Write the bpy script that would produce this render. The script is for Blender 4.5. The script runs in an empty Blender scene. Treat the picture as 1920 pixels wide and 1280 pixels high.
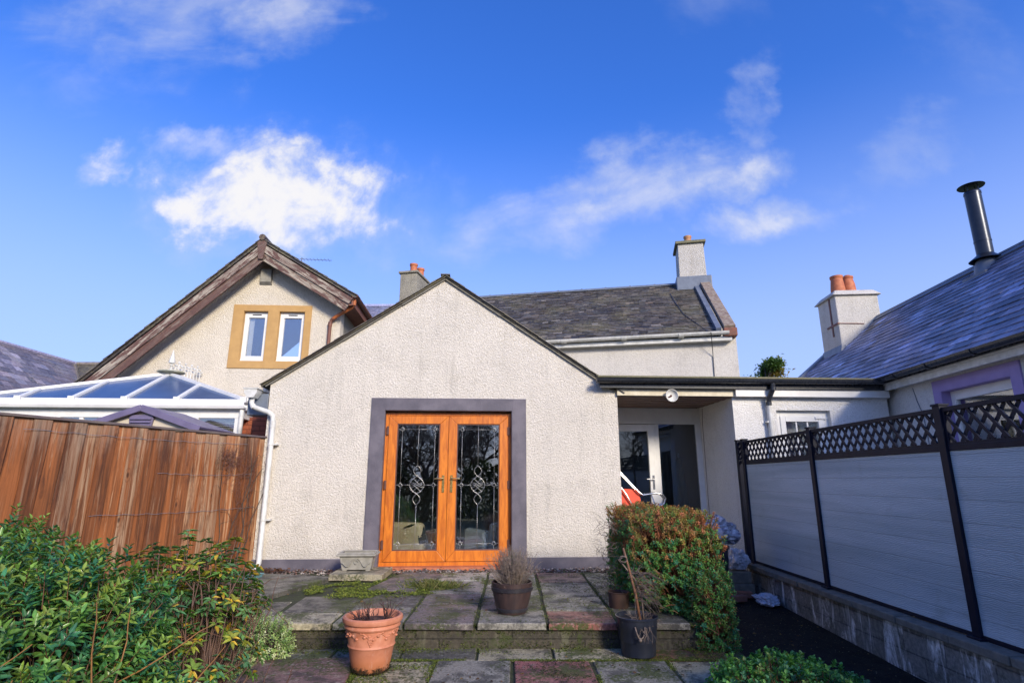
import bpy, math, random
import numpy as np
from mathutils import Vector, Matrix, noise as mnoise
random.seed(7); RNG = np.random.default_rng(11)
C = bpy.context.scene.collection
R = math.radians
sc = bpy.context.scene

# ------------------------------------------------------------------ camera
FPX = 1050.0
PITCH = math.atan(260 / 1050.0)
cam = bpy.data.cameras.new('camera'); co = bpy.data.objects.new('camera', cam); C.objects.link(co)
co.location = (0, 0, 1.14)
co.rotation_euler = (math.pi / 2 + PITCH, 0, 0)
cam.sensor_width = 36; cam.lens = FPX / 1920 * 36
cam.clip_start = 0.05; cam.clip_end = 2000
sc.camera = co

# ------------------------------------------------------------------ sun and sky
SUN_EL, SUN_AZ = 24.0, 29.0          # azimuth: degrees to the right of straight behind the camera
sd = Vector((math.sin(R(SUN_AZ)) * math.cos(R(SUN_EL)), -math.cos(R(SUN_AZ)) * math.cos(R(SUN_EL)), math.sin(R(SUN_EL))))
sl = bpy.data.lights.new('sun', 'SUN'); so = bpy.data.objects.new('sun', sl); C.objects.link(so)
so.rotation_euler = sd.to_track_quat('Z', 'Y').to_euler()
sl.energy = 2.95; sl.angle = R(13.0); sl.color = (1.0, 0.87, 0.68)

class NT:
    """tiny helper to write node trees"""
    def __init__(s, tree): s.t = tree; s.n = tree.nodes; s.l = tree.links
    def new(s, typ, **kw):
        n = s.n.new(typ)
        for k, v in kw.items(): setattr(n, k, v)
        return n
    def put(s, sock, v):
        if isinstance(v, bpy.types.NodeSocket): s.l.new(v, sock)
        elif v is not None:
            if isinstance(v, (tuple, list)) and len(v) == 3 and sock.type == 'RGBA': v = (*v, 1)
            sock.default_value = v
    def math(s, op, a, b=None, c=None, clamp=False):
        n = s.new('ShaderNodeMath', operation=op, use_clamp=clamp)
        s.put(n.inputs[0], a); s.put(n.inputs[1], b); s.put(n.inputs[2], c)
        return n.outputs[0]
    def mix(s, f, a, b, blend='MIX'):
        n = s.new('ShaderNodeMix', data_type='RGBA', blend_type=blend)
        s.put(n.inputs[0], f); s.put(n.inputs[6], a); s.put(n.inputs[7], b)
        return n.outputs[2]
    def ramp(s, f, a, b, smooth=True):
        n = s.new('ShaderNodeMapRange'); n.clamp = True
        if smooth: n.interpolation_type = 'SMOOTHSTEP'
        s.put(n.inputs[0], f); s.put(n.inputs[1], a); s.put(n.inputs[2], b)
        return n.outputs[0]
    def noise(s, vec, scale, detail=3, rough=.55, dist=0):
        n = s.new('ShaderNodeTexNoise'); s.put(n.inputs['Vector'], vec)
        n.inputs['Scale'].default_value = scale; n.inputs['Detail'].default_value = detail
        n.inputs['Roughness'].default_value = rough; n.inputs['Distortion'].default_value = dist
        return n.outputs['Fac']
    def mapping(s, vec, scale=(1, 1, 1), loc=(0, 0, 0), rot=(0, 0, 0)):
        n = s.new('ShaderNodeMapping'); s.put(n.inputs[0], vec)
        n.inputs['Scale'].default_value = scale; n.inputs['Location'].default_value = loc; n.inputs['Rotation'].default_value = rot
        return n.outputs[0]

world = bpy.data.worlds.new('World'); sc.world = world; world.use_nodes = True
world.node_tree.nodes.clear(); T = NT(world.node_tree)
sky = T.new('ShaderNodeTexSky', sky_type='NISHITA'); sky.sun_disc = False
sky.sun_elevation = R(SUN_EL); sky.sun_rotation = R(180 - SUN_AZ)
sky.air_density = 1.0; sky.dust_density = 1.6; sky.ozone_density = 1.6
hs = T.new('ShaderNodeHueSaturation'); hs.inputs['Saturation'].default_value = 1.30; hs.inputs['Value'].default_value = 1.0
T.put(hs.inputs['Color'], sky.outputs[0])
skycol = T.mix(1.0, hs.outputs[0], (0.62, 0.82, 1.44), 'MULTIPLY')
tc = T.new('ShaderNodeTexCoord'); sx = T.new('ShaderNodeSeparateXYZ'); T.put(sx.inputs[0], tc.outputs['Generated'])
skycol = T.mix(T.math('MULTIPLY', T.ramp(sx.outputs[2], .60, .14), .74), skycol, (2.35, 2.95, 4.8))
yy = T.math('MAXIMUM', sx.outputs[1], 0.05)
PX = T.math('DIVIDE', sx.outputs[0], yy); PZ = T.math('DIVIDE', sx.outputs[2], yy)
PX0, PZ0 = PX, PZ
cv = T.new('ShaderNodeCombineXYZ'); T.put(cv.inputs[0], PX); T.put(cv.inputs[1], PZ)
n1 = T.noise(cv.outputs[0], 3.2, 8, .62, .4)
n2 = T.noise(T.mapping(cv.outputs[0], (1.0, 1.9, 1), (3, 1, 0), (0, 0, R(-28))), 3.0, 7, .58, .5)
n3 = T.noise(cv.outputs[0], 9.0, 6, .6, .2)
def warp(P_, off, am):
    m = T.mapping(cv.outputs[0], (1, 1, 1), off)
    a = T.math('MULTIPLY', T.math('SUBTRACT', T.noise(m, 4.0, 3, .5), .5), am)
    b = T.math('MULTIPLY', T.math('SUBTRACT', T.noise(m, 14.0, 5, .6), .5), am * .45)
    return T.math('ADD', P_, T.math('ADD', a, b))
PX = warp(PX, (7, 2, 0), .34); PZ = warp(PZ, (1, 9, 0), .26)
def blob(cx, cz, rx, rz, ang=0):
    ca, sa = math.cos(R(ang)), math.sin(R(ang))
    dx = T.math('SUBTRACT', PX, cx); dz = T.math('SUBTRACT', PZ, cz)
    a = T.math('DIVIDE', T.math('ADD', T.math('MULTIPLY', dx, ca), T.math('MULTIPLY', dz, sa)), rx)
    b = T.math('DIVIDE', T.math('SUBTRACT', T.math('MULTIPLY', dz, ca), T.math('MULTIPLY', dx, sa)), rz)
    d = T.math('SQRT', T.math('ADD', T.math('MULTIPLY', a, a), T.math('MULTIPLY', b, b)))
    return T.ramp(d, 1.0, 0.0)
def wisp(bl, n, lo, hi, amp):     # cloud density = blob pushed up and down by noise
    v = T.math('ADD', bl, T.math('MULTIPLY', T.math('SUBTRACT', n, .5), 1.9))
    return T.math('MULTIPLY', T.math('MULTIPLY', T.ramp(v, lo, hi), amp), T.ramp(bl, 0.0, .25))
parts = [wisp(blob(-.42, .53, .46, .26, -12), n1, .15, 1.3, .62), wisp(blob(-.68, 1.05, .60, .34, 28), n2, .15, 1.3, .50), wisp(blob(-.45, .545, .36, .19, -10), n1, .06, .62, .95), wisp(blob(-.42, .50, .24, .15, -15), n1, .15, 1.0, .85),
         wisp(blob(-.81, .62, .12, .07, 5), n1, .25, 1.3, .8), wisp(blob(-.63, .645, .16, .09, 0), n1, .25, 1.3, .75),
         wisp(blob(-.80, 1.02, .42, .36, 30), n1, .25, 1.4, .62), wisp(blob(-.50, 1.0, .34, .26, 30), n2, .25, 1.3, .62),
         wisp(blob(.20, .55, .64, .15, 20), n2, .16, 1.25, .66), wisp(blob(.46, .60, .22, .12, 25), n1, .2, 1.2, .72),
         wisp(blob(.46, .485, .30, .11, 8), n1, .15, 1.1, .70), wisp(blob(.48, .72, .13, .20, -20), n2, .3, 1.3, .45),
         wisp(blob(.78, .64, .30, .13, 25), n2, .3, 1.5, .32), wisp(blob(.95, .95, .25, .35, 40), n2, .3, 1.6, .22),
         wisp(blob(.42, 1.12, .28, .3, 60), n1, .3, 1.6, .22)]
den = parts[0]
for p in parts[1:]: den = T.math('MAXIMUM', den, p)
den = T.math('MULTIPLY', den, T.ramp(n3, .1, .55))
den = T.math('MULTIPLY', den, T.ramp(sx.outputs[1], .05, .3))
core = T.ramp(T.math('ADD', den, T.math('MULTIPLY', T.math('SUBTRACT', n3, .5), .8)), .25, 1.0)
cloudcol = T.mix(core, (2.9, 3.2, 4.0), (4.5, 4.4, 4.35))
# a broken bank of pale cloud over the half of the sky behind the camera
n1 = n1
bk = T.math('MULTIPLY', T.ramp(T.noise(tc.outputs['Generated'], 3.0, 6, .6), .40, .62), T.math('MULTIPLY', T.ramp(sx.outputs[1], .0, -.35), T.ramp(sx.outputs[2], .24, .13)))
allden = T.math('MAXIMUM', den, T.math('MULTIPLY', bk, .85))
fin = T.mix(allden, skycol, cloudcol)
bg = T.new('ShaderNodeBackground'); T.put(bg.inputs[0], fin); bg.inputs[1].default_value = 0.145
wo = T.new('ShaderNodeOutputWorld'); T.l.new(bg.outputs[0], wo.inputs[0])

sc.view_settings.view_transform = 'Standard'; sc.view_settings.look = 'None'
sc.view_settings.exposure = 0.58; sc.view_settings.gamma = 1
sc.render.resolution_x = 1024; sc.render.resolution_y = 682

# ------------------------------------------------------------------ materials
MATS = {}
def material(name, fn):
    if name in MATS: return MATS[name]
    m = bpy.data.materials.new(name); m.use_nodes = True; m.node_tree.nodes.clear()
    t = NT(m.node_tree); out = t.new('ShaderNodeOutputMaterial')
    b = t.new('ShaderNodeBsdfPrincipled'); t.l.new(b.outputs[0], out.inputs[0])
    t.out = out; t.b = b; t.oc = t.new('ShaderNodeTexCoord').outputs['Object']
    fn(t); MATS[name] = m; return m
def tint(t):
    a = t.new('ShaderNodeAttribute', attribute_name='tint'); return a.outputs['Color']
def bump(t, h, strength=.5, dist=.01):
    n = t.new('ShaderNodeBump'); n.inputs['Strength'].default_value = strength; n.inputs['Distance'].default_value = dist
    t.put(n.inputs['Height'], h); t.put(t.b.inputs['Normal'], n.outputs[0])
def simple(name, col, col2=None, scale=8, rough=.5, metal=0, bmp=0, bscale=40, bdist=.004, tinted=False, spec=.5, coat=0, stretch=(1, 1, 1)):
    def f(t):
        v = t.mapping(t.oc, stretch)
        c = t.mix(t.ramp(t.noise(v, scale, 5, .6), .3, .7), col, col2 or tuple(x * .8 for x in col))
        if tinted: c = t.mix(1.0, c, tint(t), 'MULTIPLY')
        t.put(t.b.inputs['Base Color'], c); t.b.inputs['Metallic'].default_value = metal
        t.put(t.b.inputs['Roughness'], t.math('ADD', rough - .06, t.math('MULTIPLY', t.noise(v, scale * 2.3, 3), .12)))
        t.b.inputs['Specular IOR Level'].default_value = spec; t.b.inputs['Coat Weight'].default_value = coat
        if bmp: bump(t, t.noise(v, bscale, 4, .6), bmp, bdist)
    return material(name, f)

def roughcast(name, col, col2, dirt, strength=.9, dirt_amt=.5):
    def f(t):
        sepc = t.new('ShaderNodeSeparateXYZ'); t.put(sepc.inputs[0], t.oc)
        big = t.noise(t.oc, 1.3, 6, .68)
        streak = t.noise(t.mapping(t.oc, (5, 5, .5)), 1.3, 5, .65)
        c = t.mix(t.ramp(big, .3, .7), col, col2)
        c = t.mix(t.math('MULTIPLY', t.ramp(streak, .52, .78), dirt_amt), c, dirt)
        pt = t.noise(t.oc, 2.6, 7, .75, .4); c = t.mix(t.math('MULTIPLY', t.ramp(pt, .54, .66), .22), c, dirt)
        c = t.mix(t.math('MULTIPLY', t.ramp(t.noise(t.oc, 5.5, 6, .8), .60, .70), .35), c, tuple(x * .7 for x in dirt))
        low = t.ramp(t.math('ADD', sepc.outputs[2], t.math('MULTIPLY', t.noise(t.oc, 3, 4), .5)), .75, .25)   # splash-back grime near the ground
        c = t.mix(t.math('MULTIPLY', low, .35), c, tuple(x * .75 for x in dirt))
        g = t.noise(t.oc, 46, 4, .62, .8); g2 = t.noise(t.oc, 120, 3, .6)
        c = t.mix(t.math('MULTIPLY', t.ramp(g, .52, .32), .30), c, tuple(x * .55 for x in dirt))
        t.put(t.b.inputs['Base Color'], c); t.b.inputs['Roughness'].default_value = .85
        t.b.inputs['Specular IOR Level'].default_value = .2
        h = t.math('ADD', t.math('MULTIPLY', t.ramp(g, .3, .68), 1.0), t.math('MULTIPLY', g2, .35))
        bump(t, h, strength, .017)
    return material(name, f)

def slate_mat(name, c1, c2, lichen, lich_amt=.25, rough=.42):
    def f(t):
        n = t.noise(t.oc, 14, 5, .6)
        c = t.mix(t.ramp(n, .3, .7), c1, c2)
        c = t.mix(1.0, c, tint(t), 'MULTIPLY')
        big = t.ramp(t.math('ADD', t.math('MULTIPLY', t.noise(t.oc, 1.1, 4, .6), .55), t.math('MULTIPLY', t.noise(t.oc, 22, 4, .7), .55)), .52, .68)
        c = t.mix(t.math('MULTIPLY', big, lich_amt), c, lichen)
        t.put(t.b.inputs['Base Color'], c)
        t.put(t.b.inputs['Roughness'], t.math('ADD', rough, t.math('MULTIPLY', big, .3)))
        bump(t, t.noise(t.oc, 40, 4, .65), .5, .004)
    return material(name, f)

def wood_fence_mat():
    def f(t):
        st = t.mapping(t.oc, (9, 9, .55)); fine = t.mapping(t.oc, (55, 55, 1.4))
        a = t.noise(st, 1.6, 6, .65, .6); b = t.noise(fine, 1.0, 4, .6)
        tn = tint(t); sp = t.new('ShaderNodeSeparateColor'); t.put(sp.inputs[0], tn)
        c = t.mix(t.ramp(a, .3, .7), (.31, .115, .040), (.10, .042, .020))
        c = t.mix(t.math('MULTIPLY', t.ramp(b, .4, .75), .6), c, (.38, .14, .05))
        # pale worn streaks, stronger on the boards whose tint says so
        w = t.math('ADD', t.math('MULTIPLY', t.noise(t.mapping(t.oc, (22, 22, .8), (5, 2, 1)), 1.0, 7, .72, .7), .9), t.math('MULTIPLY', sp.outputs[1], .13))
        c = t.mix(t.math('MULTIPLY', t.ramp(w, .52, .63), .70), c, t.mix(t.ramp(b, .3, .7), (.60, .45, .30), (.36, .24, .15)))
        kn = t.new('ShaderNodeTexVoronoi'); t.put(kn.inputs['Vector'], t.mapping(t.oc, (5, 5, 2.2))); kn.inputs['Scale'].default_value = 1.0
        c = t.mix(t.math('MULTIPLY', t.ramp(kn.outputs['Distance'], .10, .05), .85), c, (.05, .022, .012))
        ring = t.ramp(t.math('ABSOLUTE', t.math('SUBTRACT', kn.outputs['Distance'], .16)), .03, .0)
        c = t.mix(t.math('MULTIPLY', ring, .35), c, (.09, .035, .015))
        c = t.mix(1.0, c, t.mix(sp.outputs[0], (.55, .50, .50), (1.25, 1.15, 1.0)), 'MULTIPLY')
        sz = t.new('ShaderNodeSeparateXYZ'); t.put(sz.inputs[0], t.oc)
        tp = t.ramp(t.math('ADD', sz.outputs[2], t.math('MULTIPLY', t.noise(t.mapping(t.oc, (30, 30, 1.5)), 1, 5, .7), 1.6)), 2.15, 2.75)
        c = t.mix(t.math('MULTIPLY', tp, .35), c, (.50, .40, .30))
        bt = t.ramp(t.math('ADD', sz.outputs[2], t.math('MULTIPLY', t.noise(t.oc, 5, 4), .5)), .35, -.05)
        c = t.mix(t.math('MULTIPLY', bt, .6), c, (.04, .035, .02))
        dk = t.ramp(t.noise(t.mapping(t.oc, (4, 4, .9), (1, 7, 3)), 1.2, 6, .75), .50, .66)
        c = t.mix(t.math('MULTIPLY', dk, .6), c, (.045, .02, .016))
        t.put(t.b.inputs['Base Color'], c); t.b.inputs['Roughness'].default_value = .62; t.b.inputs['Specular IOR Level'].default_value = .3
        bump(t, t.math('ADD', t.math('MULTIPLY', b, .6), a), .6, .006)
    return material('weathered red fence wood', f)

def slab_mat():
    def f(t):
        tn = tint(t)
        g = t.noise(t.oc, 60, 4, .7); m = t.noise(t.oc, 4.5, 6, .68); s = t.noise(t.oc, 15, 5, .7)
        c = t.mix(1.0, t.mix(t.ramp(g, .3, .7), (.66, .64, .59), (1.50, 1.46, 1.34)), tn, 'MULTIPLY')
        c = t.mix(t.math('MULTIPLY', t.ramp(m, .46, .60), .75), c, (.032, .030, .026))
        c = t.mix(t.math('MULTIPLY', t.ramp(s, .54, .66), .5), c, (.34, .32, .26))
        mo = t.math('ADD', t.math('MULTIPLY', t.noise(t.oc, 2.3, 4, .6), .6), t.math('MULTIPLY', t.noise(t.oc, 36, 4, .75), .5))
        c = t.mix(t.math('MULTIPLY', t.ramp(mo, .56, .63), .85), c, (.060, .080, .012))
        sep = t.new('ShaderNodeNewGeometry'); sn = t.new('ShaderNodeSeparateXYZ'); t.put(sn.inputs[0], sep.outputs['Normal'])
        t.put(t.b.inputs['Base Color'], c)
        t.put(t.b.inputs['Roughness'], t.math('ADD', .38, t.math('MULTIPLY', t.ramp(m, .35, .7), .4)))
        bump(t, t.math('ADD', t.math('MULTIPLY', g, .5), t.math('MULTIPLY', t.ramp(mo, .56, .72), 1.2)), .7, .008)
    return material('mottled paving slab', f)

def block_mat(name, c1, c2, streak, samt, bx=.44, bz=.15, axis='x', moss=(.05, .07, .01), mamt=.6):
    def f(t):
        rot = (R(90), 0, 0) if axis == 'x' else (R(90), 0, R(90))
        s = t.new('ShaderNodeSeparateXYZ'); t.put(s.inputs[0], t.oc)
        v = t.new('ShaderNodeCombineXYZ'); t.put(v.inputs[0], s.outputs[0 if axis == 'x' else 1]); t.put(v.inputs[1], s.outputs[2])
        br = t.new('ShaderNodeTexBrick'); t.put(br.inputs['Vector'], v.outputs[0]); br.inputs['Scale'].default_value = 1
        br.inputs['Brick Width'].default_value = bx; br.inputs['Row Height'].default_value = bz; br.inputs['Mortar Size'].default_value = .007
        br.inputs['Mortar Smooth'].default_value = .3
        br.inputs['Color1'].default_value = (*c1, 1); br.inputs['Color2'].default_value = (*c2, 1); br.inputs['Mortar'].default_value = (c1[0] * .3, c1[1] * .3, c1[2] * .3, 1)
        c = t.mix(.55, br.outputs['Color'], t.mix(t.ramp(t.noise(t.oc, 30, 5, .7), .35, .7), tuple(x * .5 for x in c1), c2))
        st = t.noise(t.mapping(t.oc, (7, 7, 1.8)), 1, 6, .72, .6); c = t.mix(t.math('MULTIPLY', t.ramp(st, .50, .66), samt), c, streak)
        ms = t.noise(t.oc, 7, 6, .75); c = t.mix(t.math('MULTIPLY', t.ramp(ms, .52, .64), mamt), c, moss)
        t.put(t.b.inputs['Base Color'], c); t.b.inputs['Roughness'].default_value = .85
        bump(t, t.math('SUBTRACT', t.math('ADD', t.math('MULTIPLY', t.noise(t.oc, 45, 4, .7), .5), t.math('MULTIPLY', ms, .4)), t.math('MULTIPLY', br.outputs['Fac'], 1.1)), .8, .012)
    return material(name, f)

def leaf_mat(name, rough=.38, trans=.25):
    def f(t):
        tn = tint(t)
        c = t.mix(1.0, t.mix(t.ramp(t.noise(t.oc, 55, 2), .3, .7), (.8, .8, .8), (1.2, 1.2, 1.2)), tn, 'MULTIPLY')
        t.put(t.b.inputs['Base Color'], c); t.b.inputs['Roughness'].default_value = rough; t.b.inputs['Specular IOR Level'].default_value = .45
        tr = t.new('ShaderNodeBsdfTranslucent'); t.put(tr.inputs[0], t.mix(1.0, c, (1.3, 1.5, .6), 'MULTIPLY'))
        mx = t.new('ShaderNodeMixShader'); mx.inputs[0].default_value = trans
        t.l.new(t.b.outputs[0], mx.inputs[1]); t.l.new(tr.outputs[0], mx.inputs[2]); t.l.new(mx.outputs[0], t.out.inputs[0])
    return material(name, f)

def glass_mat(name, refl=2.2, base=.03, tintc=(.93, .95, .95)):
    def f(t):
        fr = t.new('ShaderNodeFresnel'); fr.inputs[0].default_value = 1.5
        g = t.new('ShaderNodeBsdfGlossy'); g.inputs['Roughness'].default_value = .012; g.inputs['Color'].default_value = (.95, .97, 1, 1)
        bp = t.new('ShaderNodeBump'); bp.inputs['Strength'].default_value = .05; bp.inputs['Distance'].default_value = .02
        t.put(bp.inputs['Height'], t.noise(t.oc, 2.2, 1)); t.l.new(bp.outputs[0], g.inputs['Normal'])
        tr = t.new('ShaderNodeBsdfTransparent'); tr.inputs[0].default_value = (*tintc, 1)
        mx = t.new('ShaderNodeMixShader'); t.put(mx.inputs[0], t.math('ADD', t.math('MULTIPLY', fr.outputs[0], refl), base, clamp=True))
        t.l.new(tr.outputs[0], mx.inputs[1]); t.l.new(g.outputs[0], mx.inputs[2]); t.l.new(mx.outputs[0], t.out.inputs[0])
        t.n.remove(t.b)
    return material(name, f)

def oak_mat():
    def f(t):
        v = t.mapping(t.oc, (14, 14, 2.0)); a = t.noise(v, 1.4, 6, .65, 1.0); k = t.noise(t.mapping(t.oc, (60, 60, 5)), 1, 3)
        c = t.mix(t.ramp(a, .3, .72), (.70, .21, .018), (.42, .10, .009))
        c = t.mix(t.math('MULTIPLY', t.ramp(k, .5, .8), .35), c, (.36, .085, .010))
        t.put(t.b.inputs['Base Color'], c); t.b.inputs['Roughness'].default_value = .38; bump(t, k, .15, .002)
    return material('golden oak door foil', f)

def panel_mat():
    def f(t):
        s = t.new('ShaderNodeSeparateXYZ'); t.put(s.inputs[0], t.oc)
        wv = t.new('ShaderNodeTexWave', wave_type='BANDS', bands_direction='Z'); t.put(wv.inputs['Vector'], t.mapping(t.oc, (1, .55, 1)))
        wv.inputs['Scale'].default_value = 24; wv.inputs['Distortion'].default_value = 13; wv.inputs['Detail'].default_value = 3
        wv.inputs['Detail Scale'].default_value = .5; wv.inputs['Detail Roughness'].default_value = .6
        band = t.noise(t.mapping(t.oc, (.4, .22, 4)), 1.2, 4, .6, .4)
        c = t.mix(t.ramp(band, .3, .7), (.33, .41, .44), (.53, .61, .64))
        c = t.mix(t.math('MULTIPLY', wv.outputs['Fac'], .38), c, (.12, .17, .21))
        gr = t.math('FRACT', t.math('DIVIDE', t.math('ADD', s.outputs[2], 10.0), .155))
        line = t.ramp(t.math('ABSOLUTE', t.math('SUBTRACT', gr, .5)), .46, .5)
        c = t.mix(t.math('MULTIPLY', line, .35), c, (.10, .11, .12))
        c = t.mix(t.math('MULTIPLY', t.ramp(t.noise(t.oc, 2.6, 6, .7), .55, .75), .3), c, (.10, .115, .085))
        t.put(t.b.inputs['Base Color'], c); t.b.inputs['Roughness'].default_value = .5
        bump(t, t.math('SUBTRACT', wv.outputs['Fac'], t.math('MULTIPLY', line, 1.5)), .3, .003)
    return material('grey woodgrain composite', f)

def barge_mat(ang):
    def f(t):
        rt = t.mapping(t.oc, (1, 1, 1), (0, 0, 0), (0, R(ang), 0)); st = t.mapping(rt, (2.0, 6, 16))
        a = t.noise(st, 1.3, 7, .70, .5); k = t.noise(t.oc, 30, 4, .6)
        c = t.mix(t.ramp(k, .3, .7), (.135, .066, .050), (.080, .042, .036))
        pale = t.mix(t.ramp(t.noise(st, 3, 4), .3, .7), (.46, .40, .31), (.22, .19, .16))
        s = t.new('ShaderNodeSeparateColor'); t.put(s.inputs[0], tint(t))
        c = t.mix(t.math('MULTIPLY', t.ramp(t.math('ADD', a, t.math('MULTIPLY', k, .12)), .53, .60), s.outputs[0]), c, pale)
        t.put(t.b.inputs['Base Color'], c); t.b.inputs['Roughness'].default_value = .75; bump(t, t.math('ADD', a, k), .6, .006)
    return material('flaking brown paint %d' % ang, f)

M_WALL = roughcast('grey white roughcast', (.79, .735, .64), (.71, .66, .575), (.45, .42, .36), .7, .45)
M_WALL2 = roughcast('cream roughcast', (.82, .745, .61), (.75, .68, .56), (.50, .45, .34), .75, .35)
M_WALL3 = roughcast('white roughcast', (.82, .81, .78), (.77, .76, .73), (.55, .53, .48), .6, .25)
M_WALL4 = roughcast('smooth off white render', (.63, .60, .54), (.57, .54, .49), (.40, .38, .34), .35, .3)
M_CHIM = roughcast('pebbled grey render', (.38, .355, .28), (.30, .28, .23), (.16, .155, .12), .7, .7)
M_CHIMW = roughcast('stained white render', (.64, .61, .55), (.55, .53, .48), (.28, .24, .17), .6, .45)
M_SLATE = slate_mat('grey brown slate', (.065, .057, .052), (.13, .115, .098), (.24, .22, .11), .38)
M_SLATEB = slate_mat('blue purple slate', (.10, .11, .17), (.20, .21, .30), (.40, .39, .46), .3, .42)
M_SLATEP = slate_mat('weathered purple slate', (.12, .10, .12), (.20, .175, .19), (.36, .35, .33), .5)
M_GREYP = simple('dark violet grey masonry paint', (.15, .135, .16), (.085, .078, .10), 3.5, .65, bmp=.7, bscale=60)
M_TAN = simple('ochre stone paint', (.50, .30, .105), (.43, .255, .09), 5, .7, bmp=.3, bscale=50)
M_PURP = simple('lilac window margin paint', (.34, .26, .52), (.29, .22, .46), 5, .6, bmp=.2, bscale=50)
M_OAK = oak_mat()
M_WHITE = simple('white upvc', (.76, .76, .74), (.68, .68, .66), 6, .32)
M_WHITEP = simple('aged white pipe plastic', (.70, .70, .67), (.52, .52, .48), 9, .38)
M_CREAM = simple('cream painted board', (.66, .60, .46), (.52, .46, .33), 9, .55, bmp=.2)
M_BLACKP = simple('black gutter plastic', (.020, .023, .030), (.032, .035, .042), 7, .28)
M_BLACK = simple('black fence metal', (.006, .008, .018), (.009, .012, .026), 10, .5, spec=.2)
M_GLASS = glass_mat('window glass', 3.6, .035)
M_GLASSP = glass_mat('porch glass', 2.0, .01, (.6, .66, .7))
M_GLASSB = glass_mat('upper window glass', 3.0, .10)
M_LEAD = simple('silver lead came', (.55, .55, .53), (.38, .38, .37), 20, .35, .6)
M_BRASS = simple('brass handle', (.70, .50, .20), (.56, .38, .13), 20, .28, .9)
M_CHROME = simple('chromed tube', (.62, .62, .62), (.52, .52, .52), 20, .22, .95)
M_HINGE = simple('brown hinge', (.14, .06, .045), (.10, .045, .035), 20, .4)
M_RUST = simple('orange terracotta pot clay', (.52, .17, .07), (.38, .11, .05), 12, .7, bmp=.3)
M_COPPIPE = simple('orange plastic pipe', (.50, .15, .04), (.36, .11, .04), 12, .5)
M_BRPIPE = simple('brown painted pipe', (.22, .085, .05), (.14, .06, .045), 9, .6, bmp=.3)
M_LEADF = simple('grey lead flashing', (.16, .19, .24), (.11, .13, .17), 5, .45, bmp=.3, bscale=14, bdist=.01)
M_STONE = simple('lichened brown sandstone', (.17, .11, .085), (.34, .29, .22), 16, .85, bmp=.7, bscale=30, bdist=.01)
M_RSTONE = simple('red sandstone', (.26, .10, .065), (.17, .085, .06), 16, .85, bmp=.6, bscale=30)
M_FELT = simple('mossy roof felt', (.14, .14, .085), (.22, .20, .12), 16, .9, bmp=.6, bscale=50)
M_SOFFIT = simple('stained timber ceiling boards', (.30, .19, .14), (.14, .09, .075), 3, .6, stretch=(1, 14, 6), bmp=.4, bscale=10)
M_FENCE = wood_fence_mat(); M_SLAB = slab_mat()
M_JOINT = simple('mossy joint soil', (.030, .030, .016), (.045, .060, .014), 14, .95, bmp=.8, bscale=60, bdist=.01)
M_SOIL = simple('dark wet soil', (.018, .014, .011), (.032, .026, .020), 9, .85, bmp=.8, bscale=35, bdist=.02)
M_PATH = simple('dark wet tarmac', (.005, .005, .005), (.017, .016, .013), 9, .8, bmp=.9, bscale=60, bdist=.012, spec=.2)
M_LAWN = simple('distant grass', (.045, .07, .02), (.06, .085, .025), 4, .9)
M_RISER = block_mat('mossy step blocks', (.045, .040, .030), (.085, .072, .048), (.20, .20, .12), .35, .40, .13, 'x', (.040, .055, .010), .8)
M_BLOCK = block_mat('grimy concrete blocks', (.17, .165, .14), (.28, .27, .24), (.82, .82, .79), .95, .44, .15, 'y', (.035, .045, .012), .5)
M_BRICK = block_mat('red brick', (.46, .13, .055), (.28, .07, .035), (.07, .03, .025), .5, .225, .075, 'x', (.05, .03, .02), .3)
M_COPE = simple('mossy coping stone', (.12, .115, .095), (.20, .185, .15), 12, .85, bmp=.6, bscale=45, bdist=.008)
M_PANEL = panel_mat(); M_BARGEL = barge_mat(44); M_BARGER = barge_mat(-31)
M_BARK = simple('grey brown bark', (.10, .075, .055), (.055, .042, .034), 14, .9, bmp=.6, bscale=40)
M_TWIG = simple('reddish twig', (.22, .095, .045), (.13, .065, .040), 14, .7)
M_DTWIG = simple('dry grey twig', (.19, .145, .115), (.10, .075, .065), 14, .8, tinted=False)
M_LEAF = leaf_mat('glossy leaf', .30, .2); M_LEAFM = leaf_mat('matt leaf', .55, .3); M_MOSS = leaf_mat('moss blade', .8, .3)
M_TERRA = simple('pink terracotta', (.58, .235, .135), (.48, .18, .10), 10, .6, bmp=.15)
def _tc(t):
    s_ = t.new('ShaderNodeSeparateXYZ'); t.put(s_.inputs[0], t.oc); n_ = t.noise(t.oc, 14, 5, .65)
    c = t.mix(t.ramp(n_, .3, .7), (.58, .235, .135), (.47, .17, .09))
    c = t.mix(t.math('MULTIPLY', t.ramp(t.math('ADD', s_.outputs[2], t.math('MULTIPLY', n_, .10)), .20, .10), .55), c, (.40, .13, .035))
    c = t.mix(t.math('MULTIPLY', t.ramp(t.math('ADD', s_.outputs[2], t.math('MULTIPLY', t.noise(t.oc, 25, 5, .8), .16)), .125, .09), .93), c, (.022, .018, .012))
    c = t.mix(t.math('MULTIPLY', t.ramp(t.noise(t.mapping(t.oc, (12, 12, 3)), 1, 5, .7), .58, .7), .3), c, (.62, .42, .34))
    t.put(t.b.inputs['Base Color'], c); t.b.inputs['Roughness'].default_value = .6; bump(t, n_, .15, .003)
M_TERRA = material('pink terracotta dirty foot', _tc)
M_TROUGH = simple('cast stone', (.34, .325, .28), (.24, .23, .195), 12, .8, bmp=.5, bscale=50)
M_BARREL = simple('brown barrel plastic', (.060, .036, .032), (.036, .024, .024), 4, .42, stretch=(6, 6, 1), bmp=.4, bscale=8)
M_BAND = simple('black band plastic', (.022, .020, .026), (.032, .03, .036), 10, .4)
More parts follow.
